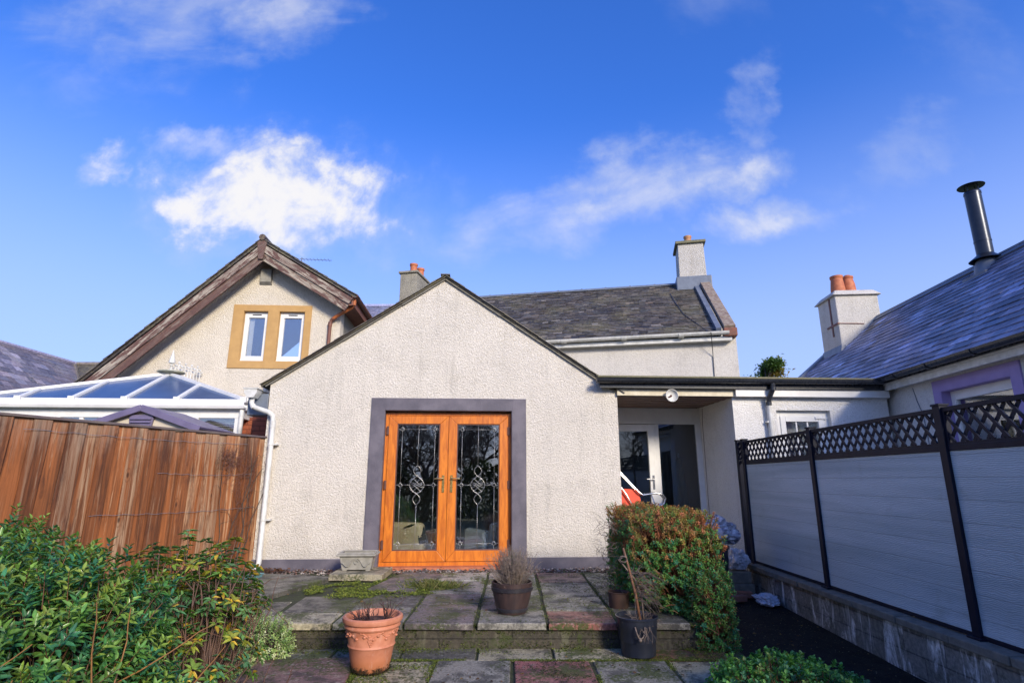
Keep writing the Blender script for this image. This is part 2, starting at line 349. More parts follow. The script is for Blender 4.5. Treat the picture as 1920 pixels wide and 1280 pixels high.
M_TUB = simple('black flexible tub', (.014, .018, .032), (.022, .026, .038), 8, .3)
M_TEAL = simple('teal plastic trough', (.13, .26, .27), (.09, .19, .20), 8, .5)
M_BAGW = simple('crumpled white plastic', (.62, .62, .66), (.10, .10, .14), 11, .3, bmp=.5, bscale=18, bdist=.01, stretch=(1, 1, 2.2))
M_BAGC = simple('translucent white plastic bag', (.55, .57, .62), (.42, .45, .52), 11, .25, bmp=.5, bscale=18, bdist=.01)
M_CLOTH = simple('cream upholstery', (.82, .70, .46), (.75, .63, .40), 12, .9, bmp=.2)
M_CLOTHG = simple('grey blue upholstery', (.72, .80, .80), (.64, .72, .74), 12, .9, bmp=.2)
M_THROW = simple('black throw', (.008, .008, .009), (.014, .013, .013), 12, .95, bmp=.8, bscale=80)
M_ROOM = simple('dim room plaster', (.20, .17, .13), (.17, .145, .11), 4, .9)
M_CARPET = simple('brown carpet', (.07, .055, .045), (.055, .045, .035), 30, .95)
M_OTABLE = simple('orange wood table', (.60, .22, .04), (.50, .17, .03), 9, .4, stretch=(1, 8, 8))
M_YEL = simple('yellow wax', (.75, .68, .06), (.65, .58, .05), 8, .4)
M_RED = simple('orange red fabric', (.75, .085, .035), (.62, .065, .03), 9, .7, bmp=.2)
M_GREENF = simple('green parasol cloth', (.045, .12, .075), (.03, .085, .055), 5, .8, stretch=(8, 8, 1), bmp=.5, bscale=9)
M_SHEDP = simple('purple grey shed plastic', (.17, .145, .24), (.13, .11, .19), 6, .4)
M_SHEDW = simple('beige shed wall', (.60, .53, .42), (.54, .48, .38), 6, .6)
M_POLY = simple('blue tinted polycarbonate', (.065, .11, .21), (.05, .09, .18), 3, .22, spec=.8)
M_FLUE = simple('black flue steel', (.030, .036, .048), (.040, .045, .055), 9, .30, .6)
M_CURT = simple('white curtain', (.7, .68, .62), (.6, .58, .52), 4, .9)

# ------------------------------------------------------------------ mesh builder
class MB:
    def __init__(s): s.v = []; s.f = []; s.c = []
    def add(s, vs, fs, col=(1, 1, 1)):
        o = len(s.v); s.v.extend([tuple(x) for x in vs])
        for f in fs: s.f.append([i + o for i in f]); s.c.append(col)
        return s
    def box(s, x0, x1, y0, y1, z0, z1, col=(1, 1, 1)):
        vs = [(x, y, z) for z in (z0, z1) for x, y in ((x0, y0), (x1, y0), (x1, y1), (x0, y1))]
        return s.add(vs, [(3, 2, 1, 0), (4, 5, 6, 7), (0, 1, 5, 4), (1, 2, 6, 5), (2, 3, 7, 6), (3, 0, 4, 7)], col)
    def hexa(s, p, col=(1, 1, 1)):      # 8 points, bottom ring then top ring
        return s.add(p, [(3, 2, 1, 0), (4, 5, 6, 7), (0, 1, 5, 4), (1, 2, 6, 5), (2, 3, 7, 6), (3, 0, 4, 7)], col)
    def prism(s, poly, y0, y1, col=(1, 1, 1)):   # polygon in (x,z), counter-clockwise seen from -y, extruded in y
        n = len(poly); vs = [(x, y0, z) for x, z in poly] + [(x, y1, z) for x, z in poly]
        fs = [tuple(range(n)), tuple(reversed(range(n, 2 * n)))] + [(i + n, (i + 1) % n + n, (i + 1) % n, i) for i in range(n)]
        return s.add(vs, fs, col)
    def extr(s, prof, p0, p1, up=(0, 0, 1), col=(1, 1, 1), caps=True):
        p0, p1 = Vector(p0), Vector(p1); d = (p1 - p0).normalized(); up = Vector(up)
        side = d.cross(up).normalized(); u = side.cross(d).normalized(); n = len(prof)
        vs = [p0 + side * a + u * b for a, b in prof] + [p1 + side * a + u * b for a, b in prof]
        fs = [(i, (i + 1) % n, (i + 1) % n + n, i + n) for i in range(n)]
        if caps: fs += [tuple(reversed(range(n))), tuple(range(n, 2 * n))]
        return s.add(vs, fs, col)
    def bar(s, p0, p1, w, h, up=(0, 0, 1), col=(1, 1, 1)):
        return s.extr([(-w / 2, -h / 2), (w / 2, -h / 2), (w / 2, h / 2), (-w / 2, h / 2)], p0, p1, up, col)
    def tube(s, pts, r, seg=8, col=(1, 1, 1), caps=True):
        pts = [Vector(p) for p in pts]; n = len(pts)
        rs = r if isinstance(r, (list, tuple)) else [r] * n
        o = len(s.v); prev = None
        for i, p in enumerate(pts):
            d = (pts[min(i + 1, n - 1)] - pts[max(i - 1, 0)])
            d = d.normalized() if d.length > 1e-9 else Vector((0, 0, 1))
            if prev is None:
                a = d.orthogonal().normalized()
            else:
                a = prev - d * prev.dot(d); a = a.normalized() if a.length > 1e-6 else d.orthogonal().normalized()
            prev = a; b = d.cross(a)
            for k in range(seg):
                t = 2 * math.pi * k / seg; s.v.append(tuple(p + (a * math.cos(t) + b * math.sin(t)) * rs[i]))
        for i in range(n - 1):
            for k in range(seg):
                k2 = (k + 1) % seg; s.f.append([o + i * seg + k, o + i * seg + k2, o + (i + 1) * seg + k2, o + (i + 1) * seg + k]); s.c.append(col)
        if caps:
            s.f.append([o + k for k in reversed(range(seg))]); s.c.append(col)
            s.f.append([o + (n - 1) * seg + k for k in range(seg)]); s.c.append(col)
        return s
    def lathe(s, prof, cen=(0, 0, 0), seg=32, axis='z', col=(1, 1, 1), wob=0):
        o = len(s.v); n = len(prof)
        for r, h in prof:
            for k in range(seg):
                t = 2 * math.pi * k / seg; rr = r * (1 + wob * math.sin(t * 3 + h * 9))
                if axis == 'z': p = (cen[0] + rr * math.cos(t), cen[1] + rr * math.sin(t), cen[2] + h)
                else: p = (cen[0] + rr * math.cos(t), cen[1] + h, cen[2] - rr * math.sin(t))
                s.v.append(p)
        for i in range(n - 1):
            for k in range(seg):
                k2 = (k + 1) % seg; s.f.append([o + i * seg + k, o + i * seg + k2, o + (i + 1) * seg + k2, o + (i + 1) * seg + k]); s.c.append(col)
        return s
    def ball(s, c, r, seg=8, rings=5, sc_=(1, 1, 1), col=(1, 1, 1)):
        prof = [(r * math.sin(math.pi * i / rings) + 1e-5, -r * math.cos(math.pi * i / rings)) for i in range(rings + 1)]
        m = MB().lathe(prof, (0, 0, 0), seg)
        return s.add([(c[0] + x * sc_[0], c[1] + y * sc_[1], c[2] + z * sc_[2]) for x, y, z in m.v], m.f, col)
    def xf(s, mat):
        s.v = [tuple(mat @ Vector(v)) for v in s.v]; return s
    def build(s, name, mat, parent=None, smooth=False, bevel=0, seg=2):
        me = bpy.data.meshes.new(name); me.from_pydata(s.v, [], s.f); me.update()
        at = me.color_attributes.new('tint', 'FLOAT_COLOR', 'CORNER')
        tot = np.array([len(f) for f in s.f]); cc = np.repeat(np.array([(*c, 1.0) for c in s.c], dtype=np.float32), tot, axis=0)
        at.data.foreach_set('color', cc.ravel())
        if smooth:
            me.polygons.foreach_set('use_smooth', [True] * len(me.polygons))
            if smooth != 'all':
                me.set_sharp_from_angle(angle=R(38))
        me.materials.append(mat)
        o = bpy.data.objects.new(name, me); C.objects.link(o)
        if parent: o.parent = parent
        if bevel:
            b = o.modifiers.new('bevel', 'BEVEL'); b.width = bevel; b.segments = seg; b.limit_method = 'ANGLE'; b.angle_limit = R(40)
        return o

def tag(o, label=None, cat=None, group=None, kind=None):
    if label: o['label'] = label
    if cat: o['category'] = cat
    if group: o['group'] = group
    if kind: o['kind'] = kind
    return o
def thing(name, label, cat, loc=(0, 0, 0), rz=0, group=None):
    o = bpy.data.objects.new(name, None); C.objects.link(o); o.location = loc; o.rotation_euler = (0, 0, rz); o.empty_display_size = .2
    return tag(o, label, cat, group)
def struct(name, mb, mat, **k):
    return tag(mb.build(name, mat, **k), kind='structure')
def copy_tree(o, parent=None):
    c = o.copy(); C.objects.link(c)
    if parent: c.parent = parent
    for ch in list(o.children): copy_tree(ch, c)
    return c

def wall_strips(mb, breaks, topf, z0, holes, y0, y1):
    """wall in the x-z plane, thickness y0..y1, with rectangular holes (x0,x1,za,zb); topf gives the top height"""
    br = sorted(set(list(breaks) + [h[0] for h in holes] + [h[1] for h in holes]))
    for a, b in zip(br[:-1], br[1:]):
        segs = []; z = z0
        for h in sorted([h for h in holes if h[0] <= a + 1e-6 and h[1] >= b - 1e-6], key=lambda q: q[2]):
            if h[2] > z + 1e-6: segs.append((z, z, h[2], h[2]))
            z = h[3]
        segs.append((z, z, topf(b), topf(a)))
        for s in segs: mb.prism([(a, s[0]), (b, s[1]), (b, s[2]), (a, s[3])], y0, y1)
    return mb

def slates(mb, o, ux, uv, L, H, sw, sh, cfn=None, thick=.007, jit=.006, lift=.014, skip=None):
    """courses of overlapping slates: o = lower corner, ux along the eave, uv up the slope"""
    o, ux, uv = Vector(o), Vector(ux).normalized(), Vector(uv).normalized(); n = ux.cross(uv).normalized()
    if n.z < 0: n = -n
    rows = int(H / sh); flip = ux.cross(uv).z < 0
    for r in range(rows + 1):
        x = -random.random() * sw; v0 = r * sh; v1 = min(v0 + sh * 1.35, H)
        if v1 - v0 < .02: continue
        while x < L:
            w = sw * random.uniform(.75, 1.25); a = max(x, 0); b = min(x + w - .004, L); x += w
            if b - a < .02: continue
            if skip and skip((a + b) / 2, v0): continue
            dv = random.gauss(0, jit); dn = random.uniform(0, .006)
            col = cfn(a, v0) if cfn else (1, 1, 1)
            def P(q, w_, h): return o + ux * q + uv * w_ + n * h
            lo, hi = v0 + dv, v1
            tw = random.gauss(0, jit * .6)
            p = [P(a, lo - tw, lift + dn - thick), P(b, lo + tw, lift + dn - thick), P(b, hi, 0.0), P(a, hi, 0.0),
                 P(a, lo - tw, lift + dn + .002), P(b, lo + tw, lift + dn + .002), P(b, hi, thick), P(a, hi, thick)]
            if flip: p = [p[1], p[0], p[3], p[2], p[5], p[4], p[7], p[6]]
            mb.hexa(p, col)
    return mb
def slate_tint(base=1, var=.28, bright=.08, bf=1.9, hue=.05):
    def f(a, v):
        k = base + random.gauss(0, var * .5)
        if random.random() < bright: k *= bf
        k = max(.35, k); h = random.gauss(0, hue)
        return (k * (1 + h), k, k * (1 - h))
    return f

GUT = [(-.055 * math.cos(t), -.055 * math.sin(t)) for t in [math.pi * i / 8 for i in range(9)]] + \
      [(.047 * math.cos(t), -.047 * math.sin(t)) for t in [math.pi * i / 8 for i in range(9)]]
def gutter(mb, p0, p1, s=1.0):
    return mb.extr([(a * s, b * s) for a, b in GUT], p0, p1)

# ------------------------------------------------------------------ leaves
def leaf_mesh(name, pos, dirs, nor, length, width, cols, mat, parent=None, curl=.25):
    n = len(pos); d = dirs / np.linalg.norm(dirs, axis=1, keepdims=True)
    s = np.cross(d, nor); s /= (np.linalg.norm(s, axis=1, keepdims=True) + 1e-9); u = np.cross(s, d)
    L = length[:, None]; W = width[:, None]
    v = np.empty((n, 6, 3), dtype=np.float32)
    v[:, 0] = pos
    v[:, 1] = pos + d * L * .33 + s * W * .5 + u * W * .22
    v[:, 2] = pos + d * L * .70 + s * W * .38 + u * (W * .12 - L * curl * .25)
    v[:, 3] = pos + d * L - u * L * curl * .55
    v[:, 4] = pos + d * L * .70 - s * W * .38 + u * (W * .12 - L * curl * .25)
    v[:, 5] = pos + d * L * .33 - s * W * .5 + u * W * .22
    me = bpy.data.meshes.new(name); me.vertices.add(n * 6); me.vertices.foreach_set('co', v.ravel())
    idx = np.array([[0, 1, 2, 3], [0, 3, 4, 5]]); fi = (np.arange(n)[:, None, None] * 6 + idx[None]).reshape(-1)
    me.loops.add(n * 8); me.loops.foreach_set('vertex_index', fi.astype(np.int32))
    me.polygons.add(n * 2); me.polygons.foreach_set('loop_start', np.arange(0, n * 8, 4, dtype=np.int32)); me.polygons.foreach_set('loop_total', np.full(n * 2, 4, dtype=np.int32))
    me.update(); at = me.color_attributes.new('tint', 'FLOAT_COLOR', 'CORNER')
    cc = np.concatenate([cols, np.ones((n, 1))], axis=1).astype(np.float32)
    at.data.foreach_set('color', np.repeat(cc, 8, axis=0).ravel()); me.validate()
    me.materials.append(mat); o = bpy.data.objects.new(name, me); C.objects.link(o)
    if parent: o.parent = parent
    return o

EXPO = [2.6]
def in_blob(p, b, k=1.0):
    c, r = b; q = [(p[i] - c[i]) / (r[i] * k) for i in range(3)]
    return (abs(q[0]) ** EXPO[0] + abs(q[1]) ** EXPO[0] + abs(q[2]) ** EXPO[0]) < 1
def shoots(blobs, n, zmin, up=.6, depth=(.72, 1.0)):
    """shoot tips spread over the outer shell of a union of rounded blobs"""
    out = []; wt = [b[1][0] * b[1][1] + b[1][1] * b[1][2] + b[1][0] * b[1][2] for b in blobs]; tries = 0
    while len(out) < n and tries < n * 30:
        tries += 1; b = random.choices(blobs, wt)[0]; c, r = b
        d = Vector((random.gauss(0, 1), random.gauss(0, 1), random.gauss(0, 1))).normalized()
        k = (abs(d.x) ** EXPO[0] + abs(d.y) ** EXPO[0] + abs(d.z) ** EXPO[0]) ** (-1 / EXPO[0])
        f = random.uniform(*depth) * (1 + .10 * mnoise.noise(Vector(c) * 3 + d * 2.6) * 1.6)
        p = Vector((c[0] + d.x * r[0] * k * f, c[1] + d.y * r[1] * k * f, c[2] + d.z * r[2] * k * f))
        if p.z < zmin or any(in_blob(p, o, .80) for o in blobs if o is not b): continue
        g = Vector((d.x / r[0], d.y / r[1], d.z / r[2])).normalized()
        g = (g + Vector((0, 0, up)) + Vector((random.gauss(0, .3), random.gauss(0, .3), random.gauss(0, .2)))).normalized()
        out.append((p, g, f))
    return out
def shrub(root, blobs, nshoot, zmin, leaf=(.06, .02), per=9, slen=.14, pal=None, up=.6, mat=None, stem_mat=None, spread=.9, depth=(.72, 1.0), curl=.3, stem_every=1, tips=None, droop=0, lname='foliage'):
    pos, dr, no, le, wi, cl = [], [], [], [], [], []; st = MB()
    for i, (p, g, f) in enumerate(shoots(blobs, nshoot, zmin, up, depth)):
        ln = slen * random.uniform(.6, 1.3); base = p - g * ln
        if i % stem_every == 0: st.tube([base - g * ln * .8 + Vector((0, 0, -.02)), base, p], [.0035, .0028, .0015], 3, caps=False)
        a = g.orthogonal().normalized(); b = g.cross(a); ph = random.random() * 6.28; bc = pal(f, p)
        for k in range(per):
            t = (k + .5) / per; th = ph + k * 2.4; rad = a * math.cos(th) + b * math.sin(th)
            q = base + g * ln * (t ** .8); sp = spread * (1.15 - .6 * t)
            d = (g + rad * sp * 1.5 + Vector((0, 0, -droop)) + Vector((random.gauss(0, .15), random.gauss(0, .15), random.gauss(0, .15)))).normalized()
            L = leaf[0] * random.uniform(.7, 1.2) * (1.1 - .35 * t); v = random.uniform(.75, 1.25)
            pos.append(q); dr.append(d); no.append((g - d * .3 + Vector((0, 0, .3))).normalized()); le.append(L); wi.append(leaf[1] * L / leaf[0])
            col = bc if not (tips and t > .75 and random.random() < tips[1]) else tips[0]
            cl.append((col[0] * v, col[1] * v, col[2] * v))
    fo = leaf_mesh(lname, np.array([tuple(x) for x in pos]), np.array([tuple(x) for x in dr]), np.array([tuple(x) for x in no]), np.array(le), np.array(wi), np.array(cl), mat or M_LEAF, root, curl)
    st.build('stem', stem_mat or M_TWIG, root, smooth='all')
    return fo
def core(blobs, k, mat, root):       # the shaded tangle of twigs that fills the inside
    mb = MB()
    for c, r in blobs:
        for i in range(int(260 * r[0] * r[1] * 4) + 60):
            d = Vector((random.gauss(0, 1), random.gauss(0, 1), abs(random.gauss(0, 1)))).normalized()
            p1 = Vector((c[0] + d.x * r[0] * k, c[1] + d.y * r[1] * k, c[2] + d.z * r[2] * k)); p0 = Vector((c[0] + d.x * r[0] * .2, c[1] + d.y * r[1] * .2, c[2] - r[2] * .6))
            m = (p0 + p1) / 2 + Vector((random.gauss(0, .05), random.gauss(0, .05), 0)); mb.tube([p0, m, p1], [.006, .004, .002], 3, caps=False)
    return mb.build('branch', mat, root, smooth='all')
# ------------------------------------------------------------------ ground and paving
HR = R(3.5)
def frame(name, label, cat, **k): return thing(name, label, cat, (0, 8, 0), HR, **k)
g = MB(); N = 2
g.add([(-400, -400, -.42), (400, -400, -.42), (400, 400, -.42), (-400, 400, -.42)], [(0, 1, 2, 3)]); struct('ground', g, M_LAWN)
g = MB()                                   # bare soil of the borders
nx, ny = 60, 60
def soil_z(x, y): return -.30 + .05 * mnoise.noise(Vector((x * 1.5, y * 1.5, 0))) + max(0, min(1, (y - 5.2) / 1.2)) * (.26 if x < -2 else .0)
for i in range(nx + 1):
    for j in range(ny + 1):
        x = -7 + 5.5 * i / nx; y = 1 + 7.0 * j / ny; g.v.append((x, y, soil_z(x, y)))
for i in range(nx):
    for j in range(ny):
        a = i * (ny + 1) + j; g.f.append([a, a + ny + 1, a + ny + 2, a + 1]); g.c.append((1, 1, 1))
struct('border_soil', g, M_SOIL, smooth='all')
g = MB()                                   # side path, rising towards the porch
for i in range(12):
    y0, y1 = 1 + i * .75, 1 + (i + 1) * .75
    z0, z1 = [-.42 + .018 * (y - 1) * 1.6 for y in (y0, y1)]
    g.add([(1.3, y0, z0), (3.1, y0, z0), (3.1, y1, z1), (1.3, y1, z1)], [(0, 1, 2, 3)])
struct('side_path', g, M_PATH)

def slab(mb, x0, x1, y0, y1, z, col, th=.05, skew=0, rot=0, tilt=.004):
    cx, cy = (x0 + x1) / 2, (y0 + y1) / 2; pts = [(x0, y0), (x1, y0), (x1, y1), (x0, y1)]; out = []
    tz = [random.uniform(-tilt, tilt) for _ in range(4)]
    for (x, y) in pts:
        x += random.uniform(-.006, .006); y += random.uniform(-.006, .006)
        dx, dy = x - cx, y - cy; out.append((cx + dx * math.cos(rot) - dy * math.sin(rot), cy + dx * math.sin(rot) + dy * math.cos(rot)))
    e = .006
    def inset(p, k): return [(cx + (x - cx) * k, cy + (y - cy) * k) for x, y in p]
    a = [(x, y, z - th + t) for (x, y), t in zip(out, tz)]; b = [(x, y, z - .007 + t) for (x, y), t in zip(out, tz)]
    c = [(x, y, z + t) for (x, y), t in zip(inset(out, 1 - .02), tz)]
    mb.add(a + b + c, [(3, 2, 1, 0), (8, 9, 10, 11)] + [(i, (i + 1) % 4, (i + 1) % 4 + 4, i + 4) for i in range(4)] + [(i + 4, (i + 1) % 4 + 4, (i + 1) % 4 + 8, i + 8) for i in range(4)], col)
GREY, BUFF, PURP, RED, DARK, LITE = (.20, .195, .175), (.32, .29, .21), (.15, .13, .13), (.27, .105, .095), (.10, .095, .085), (.30, .30, .27)
def vc(c, k=.08): m = random.uniform(1 - k, 1 + k); return tuple(x * m for x in c)
# upper terrace
t = MB()
cols = {-.89: [(5.03, 5.80, PURP), (5.80, 6.30, PURP), (6.30, 7.05, GREY), (7.05, 7.62, LITE)],
        -.295: [(5.03, 5.52, GREY), (5.52, 6.12, DARK), (6.12, 6.75, GREY), (6.75, 7.2, GREY), (7.2, 7.62, LITE)],
        .30: [(5.03, 5.50, (.22, .085, .07)), (5.50, 6.15, GREY), (6.15, 6.9, GREY), (6.9, 7.62, (.20, .10, .095))],
        .895: [(5.03, 5.6, DARK), (5.6, 6.3, GREY), (6.3, 6.95, GREY), (6.95, 7.6, BUFF)],
        -1.485: [(5.03, 5.62, GREY), (5.62, 6.22, DARK)],
        -2.08: [(5.03, 5.42, BUFF)]}
for x0, rows in cols.items():
    w = .575 if x0 < 1.4 else .42
    for (a, b, c) in rows:
        slab(t, x0 + .01 + .0 * (a - 5), x0 + w, a + .01, b - .01, random.uniform(-.003, .004), vc(c))
slab(t, -2.85, -2.10, 5.05, 5.85, -.004, vc(DARK), rot=.10)
slab(t, -2.08, -1.49, 5.46, 6.15, -.004, vc(DARK), rot=.05)
slab(t, -1.45, -.93, 6.35, 7.5, .016, vc(PURP), rot=-.16, tilt=.01)
slab(t, -3.25, -2.25, 6.05, 7.25, .045, vc((.12, .115, .105)), rot=-.24, tilt=.012)
slab(t, -2.15, -1.52, 7.0, 7.6, .075, vc(BUFF), rot=.02, th=.07)
struct('upper_terrace', t, M_SLAB)
b = MB(); b.box(-3.5, 1.56, 5.09, 8.2, -.30, -.012); struct('terrace_bed', b, M_JOINT)
b = MB()
b.box(-3.2, 1.54, 5.075, 5.30, -.30, -.052)
struct('terrace_step', b, M_RISER)
# lower patio
t = MB(); Z = -.20; KS = .957
rows = [(4.98, 5.24, [(-2.35, -1.95, PURP), (-1.93, -1.50, GREY), (-1.48, -.93, GREY), (-.91, -.30, DARK), (-.28, .33, BUFF), (.35, .98, BUFF), (1.0, 1.8, (.22, .10, .07))]),
        (4.38, 4.96, [(-1.16, -.62, BUFF), (-.60, -.01, GREY), (.02, .62, (.25, .095, .10)), (.65, 1.22, GREY), (1.25, 1.85, BUFF)]),
        (3.75, 4.35, [(-1.9, -1.25, GREY), (-1.22, -.63, GREY), (-.60, -.01, BUFF), (.02, .62, GREY), (.65, 1.22, BUFF), (1.25, 1.85, GREY)]),
        (3.1, 3.72, [(-1.9, -1.25, PURP), (-1.22, -.63, BUFF), (-.60, -.01, GREY), (.02, .62, RED), (.65, 1.22, GREY), (1.25, 1.85, BUFF)]),
        (2.4, 3.08, [(-1.9, -1.25, GREY), (-1.22, -.63, GREY), (-.60, -.01, RED), (.02, .62, GREY), (.65, 1.22, BUFF), (1.25, 1.85, GREY)]),
        (1.6, 2.38, [(-1.22, -.63, GREY), (-.60, -.01, BUFF), (.02, .62, GREY), (.65, 1.22, BUFF)])]
for (y0, y1, lst) in rows:
    for (a, bb, c) in lst: slab(t, a * KS, bb * KS, y0 * KS, (y1 * KS) if y0 < 4.9 else 5.055, Z + random.uniform(-.004, .004), vc(c))
slab(t, -1.90, -1.16, 4.13, 4.78, Z + .012, vc((.155, .085, .095)), rot=.10)
slab(t, -2.5, -1.93, 4.16, 4.72, Z + .02, vc(GREY), rot=.28, tilt=.015)
slab(t, -2.75, -2.0, 3.7, 4.28, Z + .005, vc(DARK), rot=.1)
struct('lower_patio', t, M_SLAB)
b = MB(); b.box(-2.9, 1.85, .5, 5.09, -.45, Z - .012); struct('patio_bed', b, M_JOINT)

# gravel strip along the wall
gm = MB()
for i in range(1500):
    x = random.uniform(-3.3, 1.5); y = 7.66 + .061 * x + random.uniform(-.03, .30); r = random.uniform(.008, .022); k = random.uniform(.5, 1.5)
    zz = .0 + random.uniform(-.012, .012)
    c = random.choice([(.30, .24, .20), (.22, .20, .19), (.40, .35, .30), (.26, .15, .12), (.14, .11, .10)])
    vs = [(x + random.uniform(.7, 1.2) * r * a, y + random.uniform(.7, 1.2) * r * b_, zz + random.uniform(.5, .8) * r * c_) for a, b_, c_ in ((1, 0, 0), (0, 1, 0), (-1, 0, 0), (0, -1, 0), (0, 0, 1), (0, 0, -1))]
    gm.add(vs, [(0, 1, 4), (1, 2, 4), (2, 3, 4), (3, 0, 4), (1, 0, 5), (2, 1, 5), (3, 2, 5), (0, 3, 5)], tuple(q * k for q in c))
M_GRAV = simple('gravel stone', (.9, .9, .9), (.7, .7, .7), 30, .7, tinted=True)
tag(gm.build('gravel', M_GRAV), 'strip of small mixed gravel along the foot of the wall', 'gravel', kind='stuff')

# moss, weeds and litter
def patch(n, fx, col, size, zf, name, label, cat, mat=None, upd=1.0, wr=.4):
    P, D, Nn, Ls, Ws, Cc = [], [], [], [], [], []
    for i in range(n):
        x, y, k = fx(); a = random.random() * 6.28
        d = Vector((math.cos(a), math.sin(a), random.uniform(.1, 1.2) * upd)).normalized()
        P.append((x, y, zf(x, y))); D.append(tuple(d)); Nn.append((random.gauss(0, .4), random.gauss(0, .4), 1)); L = size * random.uniform(.5, 1.3) * k
        Ls.append(L); Ws.append(L * wr); c = random.choice(col); v = random.uniform(.7, 1.3); Cc.append((c[0] * v, c[1] * v, c[2] * v))
    return tag(leaf_mesh(name, np.array(P), np.array(D), np.array(Nn), np.array(Ls), np.array(Ws), np.array(Cc), mat or M_MOSS, None, .3), label, cat, kind='stuff')
def noisy(fx, s, th):
    def f():
        for _ in range(60):
            x, y = fx()
            if mnoise.noise(Vector((x * s, y * s, 3.3))) > th: return x, y, 1.0
        return x, y, .5
    return f
MG = [(.20, .25, .035), (.14, .19, .03), (.09, .12, .025), (.28, .30, .05)]
patch(9000, noisy(lambda: (lambda a, r: (-1.42 + .78 * r * math.cos(a), 6.52 + .52 * r * math.sin(a) + .1 * math.cos(a)))(random.random() * 6.28, math.sqrt(random.random())), 4.5, -.15), MG, .020, lambda x, y: max(0, .035 * (mnoise.noise(Vector((x * 9, y * 9, 0))) + .3)) * random.random(), 'moss_carpet', 'bright green moss and low weeds filling the gap between the raised slabs', 'moss')
def jt():
    r = random.random()
    if r < .30: x = random.choice([-1.485, -.89, -.30, .295, .885, 1.46]) + random.gauss(0, .022); y = random.uniform(5.05, 7.6)
    elif r < .42: x = random.uniform(.9, 1.4); y = random.uniform(6.2, 7.6)
    elif r < .5: x = random.uniform(-1.4, 1.8); y = random.choice([5.5, 6.15, 6.9]) + random.gauss(0, .015)
    else: x = random.uniform(-1.0, 1.8); y = random.uniform(5.06, 5.12); 
    return x, y
patch(6500, noisy(jt, 2.2, -.2), [(.10, .14, .02), (.06, .085, .016), (.17, .19, .04)], .014, lambda x, y: .002 if y > 5.13 else -.03, 'joint_moss', 'moss growing in the joints of the upper terrace', 'moss')
def jl():
    r = random.random()
    if r < .30: return random.uniform(-1.5, 1.8), 4.755 + random.gauss(0, .014)
    if r < .6: return random.uniform(-2.2, 1.6), 5.055 - abs(random.gauss(0, .07))
    if r < .8: return random.choice([-1.12, -.58, .005, .608, 1.18]) + random.gauss(0, .014), random.uniform(3.9, 4.76)
    if r < .90: return random.uniform(-1.15, -.6), random.uniform(4.2, 4.65)
    return random.uniform(.9, 1.7), random.uniform(4.78, 5.05)
patch(13000, noisy(jl, 2.6, -.15), [(.11, .15, .018), (.07, .10, .015), (.17, .20, .035)], .014, lambda x, y: Z, 'patio_moss', 'dark green moss in the joints and corners of the lower patio', 'moss')
patch(2600, noisy(lambda: random.choice([(random.gauss(.31, .20), random.gauss(4.45, .16)), (random.gauss(-1.45, .22), random.gauss(4.48, .15)), (random.uniform(-.9, 1.8), random.uniform(4.0, 5.0))]), 6, .02), [(.03, .035, .012), (.02, .02, .012), (.06, .07, .02)], .013, lambda x, y: Z + .008, 'moss_crumbs', 'scattered dark moss crumbs on the paving', 'moss', upd=.3)
patch(900, lambda: (random.gauss(-.86, .13), random.gauss(6.60, .07), 1), [(.20, .22, .07), (.30, .28, .12), (.12, .17, .04)], .10, lambda x, y: .0, 'grass_tuft', 'small tuft of pale grass beside the moss on the terrace', 'grass', upd=1.3, wr=.03)
patch(700, lambda: (random.choice([random.gauss(-3.1, .16), random.uniform(-3.3, 1.5)]), random.gauss(7.55, .10), 1), [(.10, .04, .025), (.16, .07, .035), (.05, .03, .02)], .04, lambda x, y: .035 + .0 * x, 'leaf_litter', 'dead brown leaves gathered along the wall foot', 'leaves', upd=.2, wr=.5)

patch(5200, noisy(lambda: (random.uniform(-2.2, 1.5), 5.07), 5, -.1), [(.06, .085, .014), (.10, .13, .02), (.16, .19, .05), (.03, .045, .012)], .016, lambda x, y: random.choice([-.06, -.19]) + random.gauss(0, .028), 'step_moss', 'dark and bright moss tufts clinging to the step face', 'moss')
patch(2600, lambda: (random.uniform(1.6, 3.05), random.uniform(3.6, 7.3), 1), [(.06, .05, .035), (.03, .03, .02), (.12, .09, .05), (.20, .18, .14)], .014, lambda x, y: -.42 + .018 * (y - 1) * 1.6 + .004, 'path_grit', 'grit and crumbled leaf scattered on the dark side path', 'grit', upd=.3)
def sc_():
    r = random.random()
    if r < .35: return random.uniform(-2.3, 1.4), random.uniform(5.1, 7.6), 1
    if r < .65: return random.uniform(-2.2, 1.8), random.uniform(3.9, 5.05), 1
    return random.uniform(1.6, 3.05), random.uniform(3.6, 7.4), 1
patch(330, sc_, [(.16, .08, .035), (.10, .05, .025), (.22, .14, .05), (.07, .04, .025)], .030, lambda x, y: (.008 if x < 1.56 and y > 5.08 else (Z + .008 if x < 1.84 else -.42 + .018 * (y - 1) * 1.6 + .008)), 'fallen_leaves', 'scattered small brown fallen leaves on paving and path', 'leaves', upd=.15, wr=.55)
patch(5200, noisy(lambda: (random.uniform(-1.4, 1.5), random.uniform(5.1, 7.5)), 3.5, .12), [(.13, .17, .025), (.18, .22, .035), (.08, .11, .018)], .012, lambda x, y: .004, 'terrace_moss', 'thin scattered moss spreading over the terrace slabs', 'moss', upd=.5)
